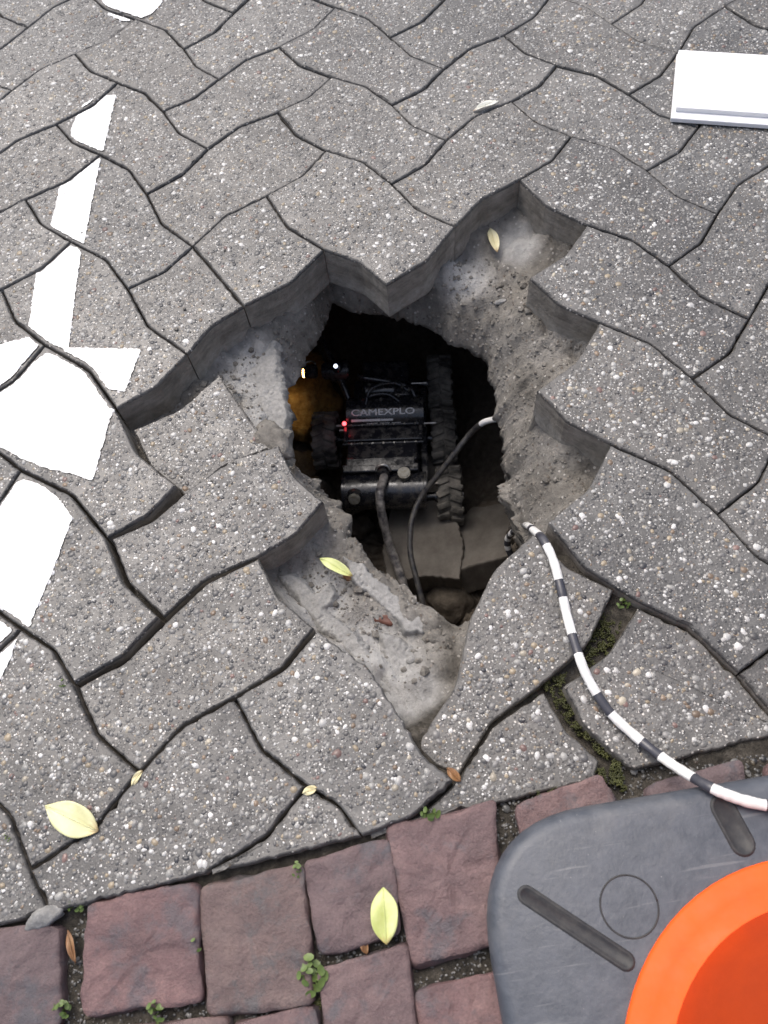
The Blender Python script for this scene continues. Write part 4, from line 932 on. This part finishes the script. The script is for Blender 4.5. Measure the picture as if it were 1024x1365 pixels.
# lift arm, camera head and lamps at the front left
def bars(name, segs, r, mat): 
    for p in segs: link(name, tube(name, catmull(p, 6), r, 10), robot, [mat])
bars('lift_arm', [[L(470, 540, .02), L(462, 515, .035), L(452, 492, .045)], [L(560, 540, .02), L(545, 515, .035), L(480, 500, .045)], [L(448, 480, .05), L(438, 458, .058), L(430, 440, .055)]], .0055, M['black'])
bars('hose', [[L(490, 545, .04), L(500, 520, .055), L(530, 512, .05), L(552, 525, .04)], [L(480, 540, .03), L(495, 530, .05), L(520, 527, .05), L(540, 540, .04)]], .0028, M['black'])
part('tilt_motor', lambda bm: (cyl_bm(bm, L(510, 520, .03), .014, .05, 'X', 24, bev=.002), box_bm(bm, L(540, 525, .03), (.03, .02, .025), .003)), M['black'], robot, True)
for (px, py, h) in ((497, 513, .05), (541, 519, .052), (550, 522, .050), (536, 530, .05), (512, 534, .045)): part('screw', lambda bm: cyl_bm(bm, L(px, py, h), .0026, .006, 'Z', 10, bev=.0004), M['steel'], robot, True)
part('indicator_rod', lambda bm: cyl_bm(bm, L(563, 513, .045), .0012, .026, 'X', 8, bev=0), M['steel'], robot, True)
head = part('camera_head', lambda bm: (cyl_bm(bm, L(456, 490, .045), .019, .034, 'X', 32, bev=.003), cyl_bm(bm, L(440, 490, .045), .0145, .02, 'X', 28, bev=.003)), M['black'], robot, True)
part('lens_dome', lambda bm: bmesh.ops.create_uvsphere(bm, u_segments=28, v_segments=16, radius=.0135, matrix=Matrix.Translation(L(455, 487, .056))), M['glass'], head, True)
part('lens_light', lambda bm: bmesh.ops.create_uvsphere(bm, u_segments=16, v_segments=10, radius=.0042, matrix=Matrix.Translation(L(454, 487, .066))), M['glowW'], head, True)
lamp = part('side_lamp', lambda bm: cyl_bm(bm, L(417, 490, .045), .0125, .022, 'X', 24, bev=.002), M['black'], robot, True)
a = np.linspace(.4, 2.6, 10); lp = L(417, 488, .046); link('lamp_guard', tube('lamp_guard', np.c_[lp.x + .011 * np.cos(a), lp.y + .011 * np.sin(a), np.full(10, lp.z + .012)], .0018, 8), lamp, [M['steel']])
part('lamp_face', lambda bm: cyl_bm(bm, L(407.5, 492, .047), .0075, .003, 'X', 20, bev=.0006), M['glowO'], lamp, True)
pl = bpy.data.lights.new('lamp_bulb', 'SPOT'); pl.energy = 0.13; pl.color = (1, .74, .42); pl.shadow_soft_size = .006; pl.spot_size = math.radians(150); pl.spot_blend = .8
plo = bpy.data.objects.new('lamp_bulb', pl); COL.objects.link(plo); plo.parent = lamp; plo.location = L(404, 494, .049); plo.rotation_euler = (math.radians(-25), math.radians(65), 0)
# ochre clay that the side lamp shines on
stone('clay_lump', 408, 528, -.425, .055, (1, 1.5, .9), .2, M['soil'], 'ochre clay lump lit by the lamp beside the left wheel', 'clay', seed=61, amp=.6)
cl = bpy.data.objects['clay_lump']; cat_ = cl.data.color_attributes.new('ground', 'FLOAT_COLOR', 'POINT'); cat_.data.foreach_set('color', np.tile([0, 0, 1, 1], len(cl.data.vertices)).astype(np.float32))

# ------------------------------------------------------------------ cables and the striped rope
bpy.context.view_layer.update()
gw = np.array(robot.matrix_world @ gl)
c1 = [gw + [0, .002, -.006], gw + [0, -.010, .006], gp(507, 655, -.306), gp(507, 670, -.312), gp(510, 690, -.332), gp(520, 728, -.37), gp(535, 770, -.39), gp(543, 800, -.405), gp(548, 840, -.43)]
tag(link('supply_cable', tube('supply_cable', catmull(c1, 10), .0068, 14, wob=.12), None, [M['dusty_cable']]), 'thick dusty cable leaving the back of the robot', 'cable')
c2 = [gp(680, 552, -.150), gp(664, 558, -.166), gp(645, 563, -.185), gp(628, 577, -.215), (gp(608, 602, -.235)), gp(585, 632, -.26), gp(562, 662, -.285), gp(549, 695, -.30), gp(547, 735, -.315), gp(556, 775, -.33), gp(564, 808, -.345), gp(568, 850, -.37)]
tag(link('thin_cable', tube('thin_cable', catmull(c2, 10), .0042, 12, mat_of=lambda l: 1 if .012 < l < .056 else 0), None, [M['cable'], M['ropeW']]), 'thin black cable with one white band hanging from the right rim', 'cable')
def stripes(l):
    for a, b, k in _ST:
        if a <= l < b: return k
    return 0
_ST = []; l = 0; first = True
while l < 1.2:
    w = .009 if l < .21 else random.uniform(.036, .042); b = .010 if l < .21 else random.uniform(.017, .020); _ST += [(l, l + w, 0), (l + w, l + w + b, 1)]; l += w + b
def on(px, py, lift=.0065):
    p = gp(px, py, 0.005); z = top_z(p[0], p[1]) + lift; return gp(px, py, z)
c3 = [gp(700, 770, -.30), gp(684, 745, -.27), gp(677, 728, -.25), gp(679, 714, -.225), gp(690, 705, -.19), gp(700, 700, -.14), gp(706, 702, -.08), gp(714, 709, -.03), gp(724, 719, -.004), on(737, 745, .004), on(748, 785, .006), on(757, 825), on(772, 875, .008), on(786, 908, .010), on(812, 948, .007), on(850, 984), gp(886, 1012, .012), gp(920, 1034, .034), gp(952, 1052, .0485), gp(988, 1066, .0485), gp(1024, 1074, .0485), gp(1080, 1082, .0485), (.36, .022, .0485), (.43, .038, .0485), (.485, .052, .046), (.515, .062, .018), (.56, .085, .006), (.66, .12, .006), (.78, .13, .006)]
tag(link('striped_rope', tube('striped_rope', catmull(c3, 14), .0046, 14, flat=.8, mat_of=stripes, wob=.10), None, [M['ropeW'], M['ropeB']]), 'black and white striped rope running from the hole over the paving', 'rope')
